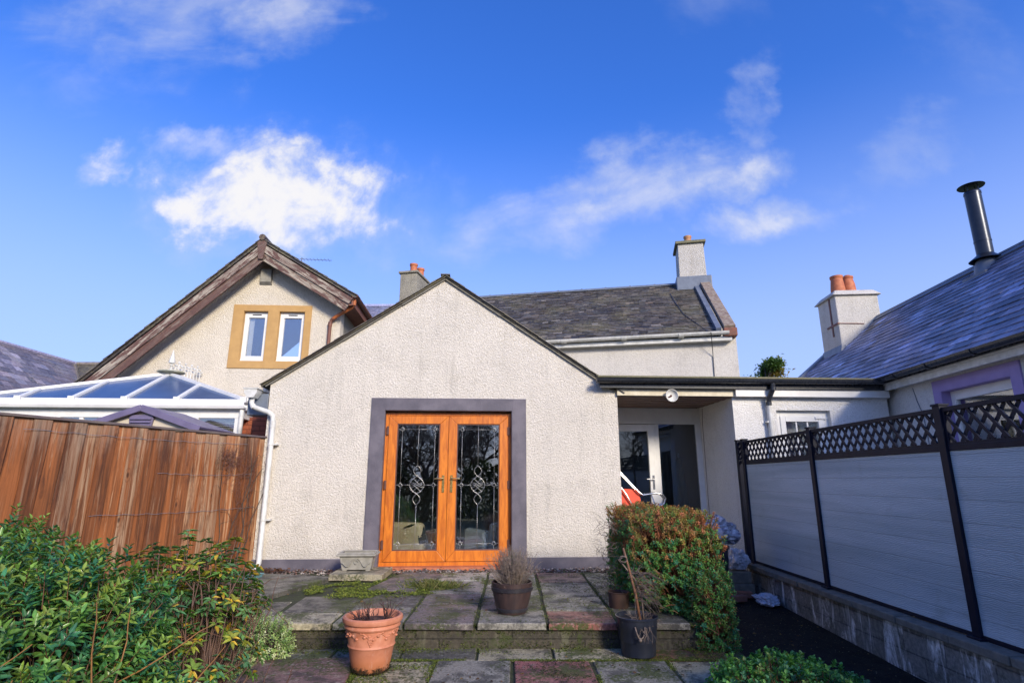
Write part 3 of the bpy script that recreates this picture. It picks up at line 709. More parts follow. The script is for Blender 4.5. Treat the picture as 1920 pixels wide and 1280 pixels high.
# ------------------------------------------------------------------ gable extension
APX, APZ, EZL, EZR, AL, AR = -1.0, 4.07, 2.40, 2.40, -3.40, 1.53
def gtop(x): return APZ - abs(x - APX) * .668
H = frame('gable_extension', 'grey white roughcast single storey gable with orange glazed double doors', 'building')
w = MB(); wall_strips(w, [AL, APX, AR], gtop, -.1, [(-1.79, 0.0, .0, 2.10)], 0, .30)
w.box(AL, AL + .3, .30, 4.6, -.1, 2.38); w.box(AR - .3, AR, .30, 1.25, -.1, 2.36); w.box(AR - .3, AR, 1.25, 4.6, -.1, 2.36)
w.box(AL, AR, 4.6, 4.8, -.1, 2.38)
w.build('wall', M_WALL, H)
r = MB()
for s in (-1, 1):      # roof deck
    ux = Vector((s, 0, -.668)).normalized(); L = 3.02 if s < 0 else 3.12
    p0 = Vector((APX, -.045, APZ + .012)); up = Vector((.668 * s, 0, 1)).normalized()
    q = p0 + ux * L
    r.hexa([p0, q, q + Vector((0, 4.9, 0)), p0 + Vector((0, 4.9, 0)), p0 + up * .018, q + up * .018, q + up * .018 + Vector((0, 4.9, 0)), p0 + up * .018 + Vector((0, 4.9, 0))][::1] if s > 0 else
           [q, p0, p0 + Vector((0, 4.9, 0)), q + Vector((0, 4.9, 0)), q + up * .018, p0 + up * .018, p0 + up * .018 + Vector((0, 4.9, 0)), q + up * .018 + Vector((0, 4.9, 0))], (.5, .45, .4))
    dn = Vector((s, 0, -.668)).normalized()
    slates(r, tuple(p0 + dn * L + up * .02 + Vector((0, -.03, 0))), (0, 1, 0), tuple(-dn), 4.9, L, .26, .20, slate_tint(.85), jit=.012, thick=.008, lift=.012)
r.box(APX - .07, APX + .07, -.07, .35, APZ + .045, APZ + .06, (.7, .7, .7)); r.tube([(APX, -.04, APZ + .045), (APX, 4.8, APZ + .045)], .03, 8, (.7, .7, .7))
r.build('roof', M_SLATE, H)
v = MB()               # mortar fillet under the verge slates
for s, L in ((-1, 2.95), (1, 3.0)):
    d = Vector((s, 0, -.668)).normalized(); p = Vector((APX, -.022, APZ - .012))
    for k in range(12):
        v.bar(p + d * (L * k / 12), p + d * (L * (k + 1) / 12 + .005), .03, .018 + random.uniform(-.006, .008), (0, 0, 1))
v.build('verge_mortar', M_COPE, H)
s = MB(); s.box(-1.98, -1.79, -.022, .0, .02, 2.27); s.box(0.0, .20, -.022, .0, .02, 2.27); s.box(-1.79, 0.0, -.022, .0, 2.10, 2.27)
s.box(-1.79, -1.784, -.02, .13, .02, 2.094); s.box(-.006, 0.0, -.02, .13, .02, 2.094); s.box(-1.79, 0.0, -.02, .13, 2.094, 2.10)
s.build('door_surround', M_GREYP, H, bevel=.006)
s = MB(); s.box(AL - .01, -1.98, -.016, 0, -.1, .135); s.build('plinth', M_GREYP, H, bevel=.005)
s = MB(); s.box(.20, AR + .012, -.016, 0, -.1, .135); s.box(AR, AR + .012, 0, 1.2, -.1, .135); s.build('plinth', M_GREYP, H, bevel=.005)
# double doors
D = MB(); y0, y1 = .085, .155
D.box(-1.784, -1.735, y0, y1, .075, 2.075); D.box(-.055, -.006, y0, y1, .075, 2.075); D.box(-1.735, -.055, y0, y1, 2.03, 2.075); D.box(-1.784, -.006, y0 - .01, y1, .0, .075)
fr = D.build('door_frame', M_OAK, H, bevel=.004)
D = MB(); D.box(-1.84, .0, -.10, .085, -.02, .03); D.build('threshold', M_RUST, H, bevel=.006)
def door(x0, x1, hinge):
    d = MB(); st = .118; za, zb = .082, 2.026; ya, yb = .066, .135
    def mit(p): d.hexa(p)
    # four rails with mitred corners and a bead round the glass
    X0, X1, Z0, Z1 = x0, x1, za, zb; x_, X_, z_, Z_ = x0 + st, x1 - st, za + st + .02, zb - st + .01
    for q in ([(X0, Z0), (X1, Z0), (X_, z_), (x_, z_)], [(X_, z_), (X1, Z0), (X1, Z1), (X_, Z_)], [(x_, Z_), (X_, Z_), (X1, Z1), (X0, Z1)], [(X0, Z0), (x_, z_), (x_, Z_), (X0, Z1)]):
        cx = sum(p[0] for p in q) / 4; cz = sum(p[1] for p in q) / 4
        q = [(p[0] + (cx - p[0]) * .0015, p[1] + (cz - p[1]) * .0015) for p in q]; d.prism(q, ya, yb)
    leaf = d.build('door_leaf', M_OAK, H, bevel=.004)
    b = MB(); e = .014
    b.box(x_, x_ + e, ya + .012, ya + .03, z_, Z_); b.box(X_ - e, X_, ya + .012, ya + .03, z_, Z_); b.box(x_ + e, X_ - e, ya + .012, ya + .03, z_, z_ + e); b.box(x_ + e, X_ - e, ya + .012, ya + .03, Z_ - e, Z_)
    b.build('glazing_bead', M_HINGE, leaf)
    g_ = MB(); g_.box(x_ + .002, X_ - .002, .098, .104, z_ + .002, Z_ - .002); g_.build('glass', M_GLASS, leaf)
    # lead work
    l = MB(); yl = .092; W_, H_ = X_ - x_, Z_ - z_; cx = (x_ + X_) / 2
    def P(u, v): return (x_ + W_ * u, yl, z_ + H_ * v)
    va = [.12, .5, .88]; hz = [.05, .505, .955]
    def line(a, b_, r_=.0023): l.tube([P(*a), P(*b_)], r_, 5)
    mh = .155; mt, mb_ = .505 + mh, .505 - mh
    line((.5, 0), (.5, mb_)); line((.5, mt), (.5, 1))
    for u in (.12, .88):
        zz = [0] + hz + [1]
        for k in range(4):
            a_ = zz[k] + (.022 if k > 0 else 0); c_ = zz[k + 1] - (.022 if k < 3 else 0); line((u, a_), (u, c_))
        for h_ in hz:
            du, dv = .052, .020
            q = [P(u, h_ + dv), P(u + du, h_), P(u, h_ - dv), P(u - du, h_)]
            for k in range(4):
                A, B = Vector(q[k]), Vector(q[(k + 1) % 4]); m = (A + B) / 2 * .80 + Vector(P(u, h_)) * .20; l.tube([A, m, B], .003, 5)
    for h_ in (hz[0], hz[2]):
        line((0, h_), (.068, h_)); line((.172, h_), (.828, h_)); line((.932, h_), (1, h_))
    line((0, .505), (.068, .505)); line((.932, .505), (1, .505)); line((.172, .505), (.36, .505)); line((.64, .505), (.828, .505))
    for ph, am in ((0, 1), (math.pi, 1)):
        for kk, off in ((1, 0),):
            pts = []
            for i in range(41):
                tt = -1 + i / 20; q = abs(tt)
                if kk == 1: x = .085 * math.sin(math.pi * (1 - q) / .55) if q > .45 else -.165 * math.cos(math.pi * tt / .9) ** .8
                else: x = 0 if q > .45 else .11 * math.cos(math.pi * tt * 3 / .9)
                if kk != 1 and q > .451: continue
                if ph: x = -x
                pts.append(P(.5 + x, .505 + mh * tt))
            l.tube(pts, .0027, 5)
    for sg in (-1, 1):
        for (ua, ta, ub, tb) in ((.125, .34, -.125, -.05), (.155, .14, -.155, -.14), (.125, .05, -.125, -.34), (.0, .45, -.10, .30), (.0, -.45, .10, -.30)):
            a_, c_ = P(.5 + sg * ua, .505 + mh * ta), P(.5 + sg * ub, .505 + mh * tb); m = ((a_[0] + c_[0]) / 2, yl, (a_[2] + c_[2]) / 2); l.tube([a_, (m[0] * .5 + a_[0] * .5, yl, m[2] * .5 + a_[2] * .5 + .008), m, (m[0] * .5 + c_[0] * .5, yl, m[2] * .5 + c_[2] * .5 - .008), c_], .0024, 5)
    l.build('lead_work', M_LEAD, leaf, smooth='all')
    # handle
    hx = x1 - .055 if hinge < 0 else x0 + .055; h = MB()
    h.box(hx - .016, hx + .016, ya - .010, ya - .0005, .98, 1.21)
    h.tube([(hx, ya - .01, 1.165), (hx, ya - .045, 1.165)], .009, 10); s_ = -1 if hinge < 0 else 1
    h.tube([(hx, ya - .045, 1.165), (hx + s_ * .03, ya - .05, 1.167), (hx + s_ * .12, ya - .048, 1.160)], [.010, .009, .007], 8)
    h.lathe([(.0001, 0), (.008, 0), (.008, .004), (.0001, .004)], (hx, ya - .0155, 1.055), 12, 'y')
    h.build('handle', M_BRASS, leaf, smooth=True)
    for z in (.30, 1.08, 1.82):
        hh = MB(); X = x0 - .012 if hinge < 0 else x1 + .012
        hh.box(X - .017, X + .017, ya - .012, ya - .001, z - .055, z + .055); hh.tube([(X, ya - .014, z - .06), (X, ya - .014, z + .06)], .009, 8); hh.build('hinge', M_HINGE, leaf, smooth=True)
door(-1.735, -.897, -1); door(-.893, -.055, 1)
# room behind the doors
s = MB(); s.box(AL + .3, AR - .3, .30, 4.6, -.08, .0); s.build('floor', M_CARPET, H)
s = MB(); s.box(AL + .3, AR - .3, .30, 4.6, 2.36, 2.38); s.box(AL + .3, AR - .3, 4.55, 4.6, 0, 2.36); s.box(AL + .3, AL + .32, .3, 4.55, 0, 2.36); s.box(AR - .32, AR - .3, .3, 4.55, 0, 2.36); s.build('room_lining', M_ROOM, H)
# rainwater head and pipe
s = MB(); s.extr([(-.085, .0), (.085, .0), (.085, -.05), (.045, -.12), (-.045, -.12), (-.085, -.05)], (-3.60, -.17, 2.36), (-3.60, .0, 2.36)); s.box(-3.70, -3.50, -.18, .01, 2.36, 2.375)
s.tube([(-3.60, -.085, 2.25), (-3.60, -.085, 2.18), (-3.585, -.085, 2.13), (-3.52, -.085, 2.10), (-3.36, -.085, 2.05), (-3.30, -.085, 2.00), (-3.285, -.085, 1.92), (-3.285, -.085, .10), (-3.30, -.12, .04), (-3.31, -.16, .02)], .034, 14)
s.tube([(-3.285, -.085, 1.93), (-3.285, -.085, 1.84)], .039, 14); s.tube([(-3.585, -.085, 2.14), (-3.56, -.085, 2.11)], .039, 14)
for z in (1.60, .62): s.tube([(-3.285, -.085, z), (-3.285, -.085, z + .03)], .040, 14); s.box(-3.285, -3.20, -.09, -.001, z + .005, z + .022)
s.build('downpipe', M_WHITEP, H, smooth=True)
s = MB(); gutter(s, (-3.60, -.03, 2.375), (-3.60, 4.5, 2.375)); s.build('gutter', M_WHITEP, H)
s = MB(); s.box(-3.70, -3.42, .03, .3, 2.02, 2.32); s.build('flashing', M_LEADF, H, bevel=.01)

# ------------------------------------------------------------------ flat roofed link with porch
K = frame('flat_roofed_link', 'low white flat roofed link with open timber lined porch', 'building')
w = MB(); wall_strips(w, [3.24, 5.62], lambda x: 2.37, -.1, [(3.89, 4.71, .1, 2.14)], 0, .25)
w.box(3.24, 3.46, .25, 1.25, -.1, 2.37); w.box(3.24, 3.40, 1.25, 3.2, -.1, 2.37); w.box(3.4, 5.6, 3.0, 3.2, -.1, 2.37); w.box(1.535, 3.24, 3.0, 3.2, -.1, 2.37)
w.build('wall', M_WALL3, K)
rf = MB(); rf.box(1.30, 5.72, -.10, 3.2, 2.435, 2.59); rf.box(1.22, 5.60, -.16, -.10, 2.575, 2.605); rf.build('roof', M_FELT, K, bevel=.01)
s = MB(); s.box(1.54, 3.238, .0, 1.25, 2.335, 2.36)
for i in range(12): s.box(1.54, 3.238, .005 + i * .104, .100 + i * .104, 2.318 + .004 * (i % 2), 2.335)
s.build('porch_ceiling', M_SOFFIT, K)
s = MB(); s.box(1.52, 3.26, -.05, -.02, 2.33, 2.43); s.build('porch_fascia', M_CREAM, K, bevel=.003)
s = MB(); s.box(3.262, 5.60, -.10, -.06, 2.325, 2.43); s.box(3.262, 5.6, -.06, .0, 2.325, 2.345); s.build('fascia', M_WHITE, K, bevel=.003)
s = MB(); gutter(s, (1.20, -.19, 2.545), (5.45, -.19, 2.565), 1.15); s.box(1.25, 5.50, -.13, -.102, 2.43, 2.574)
for x in (2.62, 3.55, 4.45, 5.1, 1.62): s.extr([(a * 1.2, b * 1.2) for a, b in GUT], (x, -.19, 2.560), (x + .035, -.19, 2.560))
s.extr([(a, b) for a, b in [(-.05, 0), (.05, 0), (.02, -.05), (-.02, -.05)]], (1.196, -.19, 2.555), (1.202, -.19, 2.555))
s.build('gutter', M_BLACKP, K, smooth=True)
s = MB(); s.tube([(3.78, -.19, 2.52), (3.78, -.19, 2.43), (3.765, -.15, 2.37), (3.755, -.09, 2.29), (3.752, -.075, 2.22)], .036, 12); s.tube([(3.78, -.19, 2.45), (3.78, -.19, 2.40)], .041, 12); s.tube([(3.752, -.075, 2.25), (3.752, -.075, 2.20)], .041, 12); s.build('swan_neck', M_BLACKP, K, smooth=True)
s = MB(); s.tube([(3.752, -.07, 2.21), (3.752, -.07, 0)], .034, 12); s.box(3.70, 3.80, -.08, 0, 1.95, 1.975); s.build('downpipe', M_WHITEP, K, smooth=True)
# porch screen
s = MB(); yb0, yb1 = 1.25, 1.32
s.box(1.54, 3.24, yb0, yb1, 2.05, 2.318); s.box(1.54, 3.24, yb0 - .012, yb0, 2.05, 2.09); s.box(2.44, 2.52, yb0, yb1, .1, 2.05); s.box(3.15, 3.24, yb0, yb1, .1, 2.05); s.box(1.54, 1.62, yb0, yb1, .1, 2.05); s.box(1.54, 3.24, yb0, yb1, .0, .1)
ps = s.build('porch_screen', M_WHITE, K, bevel=.005)
s = MB(); s.box(2.52, 3.15, yb0 + .03, yb0 + .036, .1, 2.05); s.build('glass', M_GLASSP, ps)
s = MB(); s.box(1.62, 1.73, yb0 - .015, yb1 - .02, .12, 2.04); s.box(2.33, 2.44, yb0 - .015, yb1 - .02, .12, 2.04); s.box(1.73, 2.33, yb0 - .015, yb1 - .02, 1.93, 2.04); s.box(1.73, 2.33, yb0 - .015, yb1 - .02, .12, .35)
pd = s.build('porch_door', M_WHITE, K, bevel=.006)
s = MB(); s.box(1.73, 2.33, yb0 + .02, yb0 + .026, .35, 1.93); s.build('glass', M_GLASSP, pd)
s = MB(); s.box(2.37, 2.40, yb0 - .025, yb0 - .015, 1.0, 1.22); s.tube([(2.385, yb0 - .02, 1.16), (2.385, yb0 - .06, 1.16), (2.26, yb0 - .06, 1.16)], .009, 8); s.build('handle', M_CHROME, pd, smooth=True)
s = MB(); s.box(1.54, 3.24, -.0, 1.32, -.1, .0); s.build('step', M_COPE, K); s = MB(); s.box(1.54, 3.24, 1.32, 3.0, -.1, .0); s.build('floor', M_CARPET, K)
s = MB(); s.box(1.54, 3.4, 1.33, 3.0, 2.34, 2.36); s.box(1.54, 3.24, 2.97, 3.0, 0, 2.34); s.box(3.21, 3.238, 1.33, 2.97, 0, 2.34); s.box(1.54, 1.56, 1.33, 2.97, 0, 2.34); s.build('room_lining', M_CARPET, K)  # dark carpet colour reused on walls and ceiling to make the room look unlit
# white part glazed side door
s = MB(); s.box(3.89, 3.97, .07, .13, .1, 2.14); s.box(4.63, 4.71, .07, .13, .1, 2.14); s.box(3.97, 4.63, .07, .13, 2.06, 2.14)
s.box(3.97, 4.05, .055, .115, .1, 2.06); s.box(4.55, 4.63, .055, .115, .1, 2.06); s.box(4.05, 4.55, .055, .115, 1.98, 2.06); s.box(4.05, 4.55, .055, .115, .1, .9)
sd_ = s.build('side_door', M_WHITE, K, bevel=.005)
s = MB(); s.box(4.05, 4.55, .085, .091, .9, 1.98); s.build('glass', M_GLASS, sd_)
s = MB()
for x in (4.215, 4.385): s.box(x - .01, x + .01, .07, .084, .9, 1.98)
for z in (1.26, 1.62): s.box(4.05, 4.55, .071, .0835, z - .01, z + .01)
s.build('glazing_bar', M_WHITE, sd_)
s = MB(); s.box(4.50, 4.62, .04, .056, 2.02, 2.05); s.tube([(4.60, .05, 2.03), (4.68, .03, 2.03)], .008, 6); s.build('door_closer', M_WHITE, sd_)
s = MB(); s.box(3.9, 4.7, .24, .26, .1, 2.14); s.build('blind', M_CURT, sd_)
# porch lamp: round white fitting hanging under the gutter, open side out
s = MB(); s.lathe([(.0001, .05), (.035, .05), (.07, .03), (.088, .0), (.092, -.012), (.086, -.014), (.080, .0), (.064, .022), (.03, .036), (.0001, .036)], (2.30, -.12, 2.325), 28, 'y')
s.tube([(2.30, -.07, 2.325), (2.30, -.06, 2.40)], .012, 8)
lp = s.build('porch_lamp', M_WHITEP, K, smooth=True)
s = MB(); s.tube([(2.30, -.085, 2.325), (2.29, -.115, 2.318)], .016, 10); s.tube([(2.30, -.09, 2.33), (2.27, -.10, 2.30), (2.25, -.11, 2.31)], .006, 6); s.build('lamp_holder', M_HINGE, lp, smooth=True)
# loose cable up the porch
s = MB(); s.tube([(3.232, 1.1, 2.3), (3.225, 1.12, 2.05), (3.232, 1.14, 1.8), (3.228, 1.15, .3)], .004, 5); s.build('cable', M_HINGE, K)

# ------------------------------------------------------------------ rear range: slate roof behind
RA = R(11.5)
Rr = thing('rear_cottage', 'long stone cottage range with moss flecked brown slate roof behind the gable', 'building', (4.36, 10.5, 0), -RA)
# local x runs to the left as negative values, y runs away from the camera
EZ, RDZ, RD = 3.90, 5.93, 2.9
sl_ = (RDZ - EZ) / RD
w = MB(); w.box(-8.15, 0, .12, .42, -.1, EZ - .03); w.box(-8.15, 0, 5.4, 5.7, -.1, EZ)
for x0, x1 in ((-.32, 0), (-8.15, -7.83)):
    w.add([(x0, .42, -.1), (x0, 5.4, -.1), (x0, 5.4, EZ), (x0, RD, RDZ - .05), (x0, .42, EZ - .03), (x1, .42, -.1), (x1, 5.4, -.1), (x1, 5.4, EZ), (x1, RD, RDZ - .05), (x1, .42, EZ - .03)],
          [(0, 1, 2, 3, 4)[::1], (9, 8, 7, 6, 5), (0, 5, 6, 1), (1, 6, 7, 2), (2, 7, 8, 3), (3, 8, 9, 4), (4, 9, 5, 0)])
w.build('wall', M_WALL4, Rr)
r = MB(); uv = Vector((0, RD, RDZ - EZ)).normalized()
r.add([(-8.15, 0, EZ - .01), (-.28, 0, EZ - .01), (-.28, RD, RDZ - .01), (-8.15, RD, RDZ - .01), (-8.15, 5.8, EZ - .01), (-.28, 5.8, EZ - .01)], [(0, 1, 2, 3), (3, 2, 5, 4), (0, 3, 4), (1, 5, 2)], (.6, .6, .6))
slates(r, (-8.15, -.05, EZ - .01), (1, 0, 0), tuple(uv), 7.87, 3.58, .17, .090, slate_tint(.95, .60, .08, 1.7, .05), thick=.010, jit=.009, lift=.022)
r.build('roof', M_SLATE, Rr)
s = MB(); s.tube([(-8.15, RD, RDZ + .03), (-.3, RD, RDZ + .03)], .055, 8); s.box(-8.15, -.3, RD - .09, RD + .09, RDZ + .005, RDZ + .022)
for x in np.arange(-6.9, -.4, .62): s.bar((x, RD - .03, RDZ + .08), (x + .02, RD - .03, RDZ + .02), .02, .06)
s.build('ridge', M_LEADF, Rr, smooth=True)
s = MB()          # stone skew along the gable
for k in range(7):
    a, b_ = k / 7, (k + 1) / 7 - .006; p0 = Vector((-.13, -.04 + a * RD, EZ + .10 + a * (RDZ - EZ))); p1 = Vector((-.13, -.04 + b_ * RD, EZ + .10 + b_ * (RDZ - EZ)))
    s.bar(p0, p1, .22, .13 + .01 * random.random(), (0, 0, 1))
s.build('skew_stone', M_STONE, Rr, bevel=.012)
s = MB(); s.box(-.25, .0, -.09, .12, EZ - .06, EZ + .11); s.build('skew_putt', M_RSTONE, Rr, bevel=.02)
s = MB(); s.bar((-.33, -.02, EZ + .08), (-.33, RD, RDZ + .06), .10, .10); s.build('flashing', M_LEADF, Rr)
s = MB(); s.box(-.80, .04, RD - .42, RD + .42, RDZ - .35, RDZ + .10)
lf = s.build('chimney_flashing', M_LEADF, Rr, bevel=.02)
s = MB(); s.hexa([(-.72, RD - .38, RDZ - .2), (-.06, RD - .38, RDZ - .2), (-.06, RD + .38, RDZ - .2), (-.72, RD + .38, RDZ - .2), (-.70, RD - .36, RDZ + .98), (-.09, RD - .36, RDZ + .98), (-.09, RD + .36, RDZ + .98), (-.70, RD + .36, RDZ + .98)])
ch = s.build('chimney', M_CHIMW, Rr, bevel=.01)
s = MB(); s.box(-.76, -.03, RD - .42, RD + .42, RDZ + .98, RDZ + 1.05); s.build('chimney_cope', M_FELT, ch, bevel=.01)
s = MB(); s.lathe([(.10, 0), (.095, .03), (.085, .05), (.085, .17), (.10, .19), (.10, .23), (.07, .23), (.065, .05)], (-.42, RD - .1, RDZ + 1.05), 20); s.build('chimney_pot', simple('pale pot clay', (.50, .36, .19), (.46, .15, .06), 5, .7), ch, smooth=True)
s = MB(); gutter(s, (-8.15, -.09, EZ - .01), (-.16, -.09, EZ + .03), 1.15)
for x in (-6.2, -4.9, -3.4, -2.2, -1.1): s.extr([(a * 1.3, b * 1.3) for a, b in GUT], (x, -.09, EZ + .01), (x + .10, -.09, EZ + .01))
s.box(-8.15, -.1, -.03, .12, EZ - .13, EZ - .05); s.build('gutter', M_WHITEP, Rr, smooth=True)
s = MB(); s.tube([(-1.0, 2.2, RDZ - .42), (-.95, 1.6, RDZ - .84), (-.86, .9, EZ + .70), (-.55, .1, EZ + .12), (-.50, -.17, EZ), (-.46, .10, 3.5), (-.47, .11, 2.8)], .008, 5); s.build('cable', M_BLACKP, Rr)
# far left chimney of the range
s = MB(); cx = -7.62; s.box(cx - .46, cx + .02, RD - .45, RD + .45, RDZ - .6, RDZ + .72)
ch = s.build('chimney', M_CHIM, Rr, bevel=.01)
s = MB(); s.box(cx - .50, cx + .06, RD - .50, RD + .50, RDZ + .72, RDZ + .78); s.build('chimney_cope', M_CHIM, ch, bevel=.01)
for (x, y) in ((cx - .16, RD - .25), (cx - .10, RD + .12)):
    s = MB(); s.lathe([(.10, 0), (.105, .03), (.095, .06), (.095, .20), (.112, .22), (.112, .27), (.08, .27), (.07, .05)], (x, y, RDZ + .78), 20); s.build('chimney_pot', M_RUST, ch, smooth=True)
# ------------------------------------------------------------------ neighbour's house on the left
NH = frame('neighbour_house', 'cream roughcast house with flaking brown bargeboards and ochre twin window', 'building')
AX, AZ = -5.0, 5.98
def ntop(x): return AZ - .16 + ((x - AX) * .965 if x < AX else -(x - AX) * .615)
w = MB(); wins = [(-5.37, -4.87, 3.50, 4.56), (-4.65, -4.12, 3.50, 4.56)]
wall_strips(w, [-8.9, AX, -3.38], ntop, -.1, wins, 3.5, 3.78)
w.box(-8.9, -8.6, 3.78, 8, -.1, 2.0); w.box(-8.9, -3.38, 8, 8.2, -.1, 4.4)
w.build('wall', M_WALL2, NH)
w = MB(); w.box(-3.68, -3.382, 3.78, 8, -.1, 4.70); w.build('side_wall', M_CHIM, NH)
r = MB(); y0, y1 = 3.10, 8.6
lL, lR = 5.9, 2.30
for s, sl2, L in ((-1, .965, lL), (1, .60, lR)):
    d = Vector((s, 0, -sl2)).normalized(); up = Vector((sl2 * s, 0, 1)).normalized(); p = Vector((AX, y0, AZ - .04)); q = p + d * L; Y = Vector((0, y1 - y0, 0))
    a = [p, q, q + Y, p + Y, p + up * .05, q + up * .05, q + Y + up * .05, p + Y + up * .05]
    if s < 0: a = [a[1], a[0], a[3], a[2], a[5], a[4], a[7], a[6]]
    r.hexa(a, (.5, .45, .4))
    slates(r, tuple(q + up * .05 + Vector((0, -.03, 0))), (0, 1, 0), tuple(-d), y1 - y0, L, .28, .24, slate_tint(.8), jit=.02, thick=.016, lift=.028)
r.tube([(AX, y0 - .04, AZ + .05), (AX, y1, AZ + .05)], .07, 8, (.8, .6, .5))
r.build('roof', M_SLATE, NH)
for sg, sl2, L in ((-1, .965, lL), (1, .60, lR - .04)):
    s = MB(); d = Vector((sg, 0, -sl2)).normalized(); up = Vector((sl2 * sg, 0, 1)).normalized(); n_ = 9 if sg < 0 else 4
    for k in range(2):      # two lapped boards, the upper one standing proud, worn differently along their length
        off = -.10 - .15 * k; yy0 = 3.115 + .03 * k
        for q in range(n_):
            p0 = Vector((AX, yy0, AZ - .04)) + d * (L * q / n_) + up * off; p1 = Vector((AX, yy0, AZ - .04)) + d * (L * (q + 1) / n_) + up * off
            c = (random.choice([.95, 1, .9, .7]) if (k == 0 or sg > 0) else random.choice([.05, .1, .3]),) * 3
            s.bar(p0 + d * (.0 if q else (.08 if k == 0 else .16)), p1, .032, .145, up, c)
    # soffit
    p0 = Vector((AX, 3.30, AZ - .09)) ; s.bar(p0, p0 + d * L, .36, .018, up, (0.1, .1, .1))
    s.build('bargeboard', M_BARGEL if sg < 0 else M_BARGER, NH)
s = MB()
s.prism([(AX - .10, AZ - .02), (AX - .045, AZ - .42), (AX + .045, AZ - .42), (AX + .10, AZ - .02), (AX, AZ + .05)], 3.085, 3.115, (.2, .2, .2))
s.build('apex_block', M_BARGEL, NH)
s = MB(); s.hexa([(-5.09, 3.42, 5.18), (-4.87, 3.42, 5.18), (-4.87, 3.5, 5.18), (-5.09, 3.5, 5.18), (-5.09, 3.40, 5.46), (-4.87, 3.40, 5.46), (-4.87, 3.5, 5.48), (-5.09, 3.5, 5.48)])
s.hexa([(-5.09, 3.42, 5.18), (-4.87, 3.42, 5.18), (-4.87, 3.5, 5.18), (-5.09, 3.5, 5.18)][::1] and [(-5.10, 3.495, 5.13), (-4.86, 3.495, 5.13), (-4.86, 3.5, 5.13), (-5.10, 3.5, 5.13), (-5.09, 3.425, 5.178), (-4.87, 3.425, 5.178), (-4.87, 3.499, 5.178), (-5.09, 3.499, 5.178)])
s.build('alarm_box', M_TROUGH, NH, bevel=.01)
s = MB(); x0, x1, z0, z1 = -5.58, -3.985, 3.345, 4.69
s.box(x0, -5.37, 3.478, 3.5, z0, z1); s.box(-4.87, -4.65, 3.478, 3.5, z0, z1); s.box(-4.12, x1, 3.478, 3.5, z0, z1)
for a, b_ in ((-5.37, -4.87), (-4.65, -4.12)): s.box(a, b_, 3.478, 3.5, z0, 3.50); s.box(a, b_, 3.478, 3.5, 4.56, z1)
for a, b_, c_, d_ in wins: s.box(a, a + .006, 3.48, 3.60, c_, d_); s.box(b_ - .006, b_, 3.48, 3.60, c_, d_); s.box(a, b_, 3.48, 3.60, d_ - .006, d_)
s.build('window_surround', M_TAN, NH, bevel=.005)
for a, b_, c_, d_ in wins:
    s = MB(); e = .085
    s.box(a + .006, a + e, 3.56, 3.63, c_, d_ - .006); s.box(b_ - e, b_ - .006, 3.56, 3.63, c_, d_ - .006); s.box(a + e, b_ - e, 3.56, 3.63, d_ - e - .04, d_ - .006); s.box(a + e, b_ - e, 3.56, 3.63, c_ + .03, c_ + e + .03); s.box(a + .006, b_ - .006, 3.54, 3.63, c_, c_ + .03)
    wn = s.build('window', M_WHITE, NH, bevel=.006)
    s = MB(); s.box(a + e, b_ - e, 3.60, 3.606, c_ + e, d_ - e); s.build('pane', M_GLASSB, wn)
    s = MB(); m_ = (a + b_) / 2; s.box(m_ - .09, m_ + .09, 3.552, 3.56, d_ - .075, d_ - .055); s.build('trickle_vent', M_BLACKP, wn)
s = MB(); s.box(-5.29, -5.20, 3.66, 3.68, 3.55, 4.5); s.build('curtain', M_CURT, NH)
s = MB(); s.box(-4.56, -4.28, 3.66, 3.72, 3.5, 3.64); s.build('sill_ornament', M_RED, NH, bevel=.02)
s = MB(); gutter(s, (-3.04, 3.10, 4.83), (-3.04, 8.4, 4.83), 1.2); s.build('gutter', M_BRPIPE, NH, smooth=True)
s = MB(); s.box(-3.10, -3.07, 3.14, 8.3, 4.62, 4.80); s.box(-3.38, -3.10, 3.14, 8.3, 4.615, 4.635); s.build('eaves_board', M_BRPIPE, NH)
s = MB(); s.tube([(-3.06, 3.2, 4.78), (-3.06, 3.22, 4.66), (-3.12, 3.27, 4.60), (-3.42, 3.38, 4.46), (-3.52, 3.42, 4.40)], .036, 12); s.tube([(-3.06, 3.21, 4.72), (-3.07, 3.22, 4.64)], .043, 12); s.build('branch_pipe', M_COPPIPE, NH, smooth=True)
s = MB(); s.tube([(-3.50, 3.42, 4.42), (-3.56, 3.44, 4.37), (-3.58, 3.44, 4.28), (-3.58, 3.44, 2.2)], .036, 12); s.tube([(-3.575, 3.44, 4.33), (-3.58, 3.44, 4.24)], .043, 12); s.tube([(-3.47, 3.41, 4.43), (-3.53, 3.43, 4.39)], .042, 12); s.build('downpipe', M_BRPIPE, NH, smooth=True)
s = MB(); s.box(-5.95, -5.6, 4.9, 5.3, 5.1, 6.02); ch = s.build('chimney', M_CHIM, NH)
s = MB(); s.lathe([(.12, 0), (.13, .03), (.10, .06), (.10, .16), (.14, .18), (.13, .24), (.09, .24)], (-5.78, 5.0, 6.02), 16); s.build('chimney_pot', M_COPE, ch, smooth=True)
s = MB(); s.tube([(-5.0, 5.6, 5.9), (-5.0, 5.6, 6.62)], .012, 6); s.tube([(-5.05, 5.6, 6.58), (-4.25, 5.6, 6.56)], .008, 5)
for x in np.arange(-4.95, -4.25, .09): s.tube([(x, 5.5, 6.57), (x, 5.7, 6.57)], .004, 4)
s.build('tv_aerial', M_LEADF, NH)
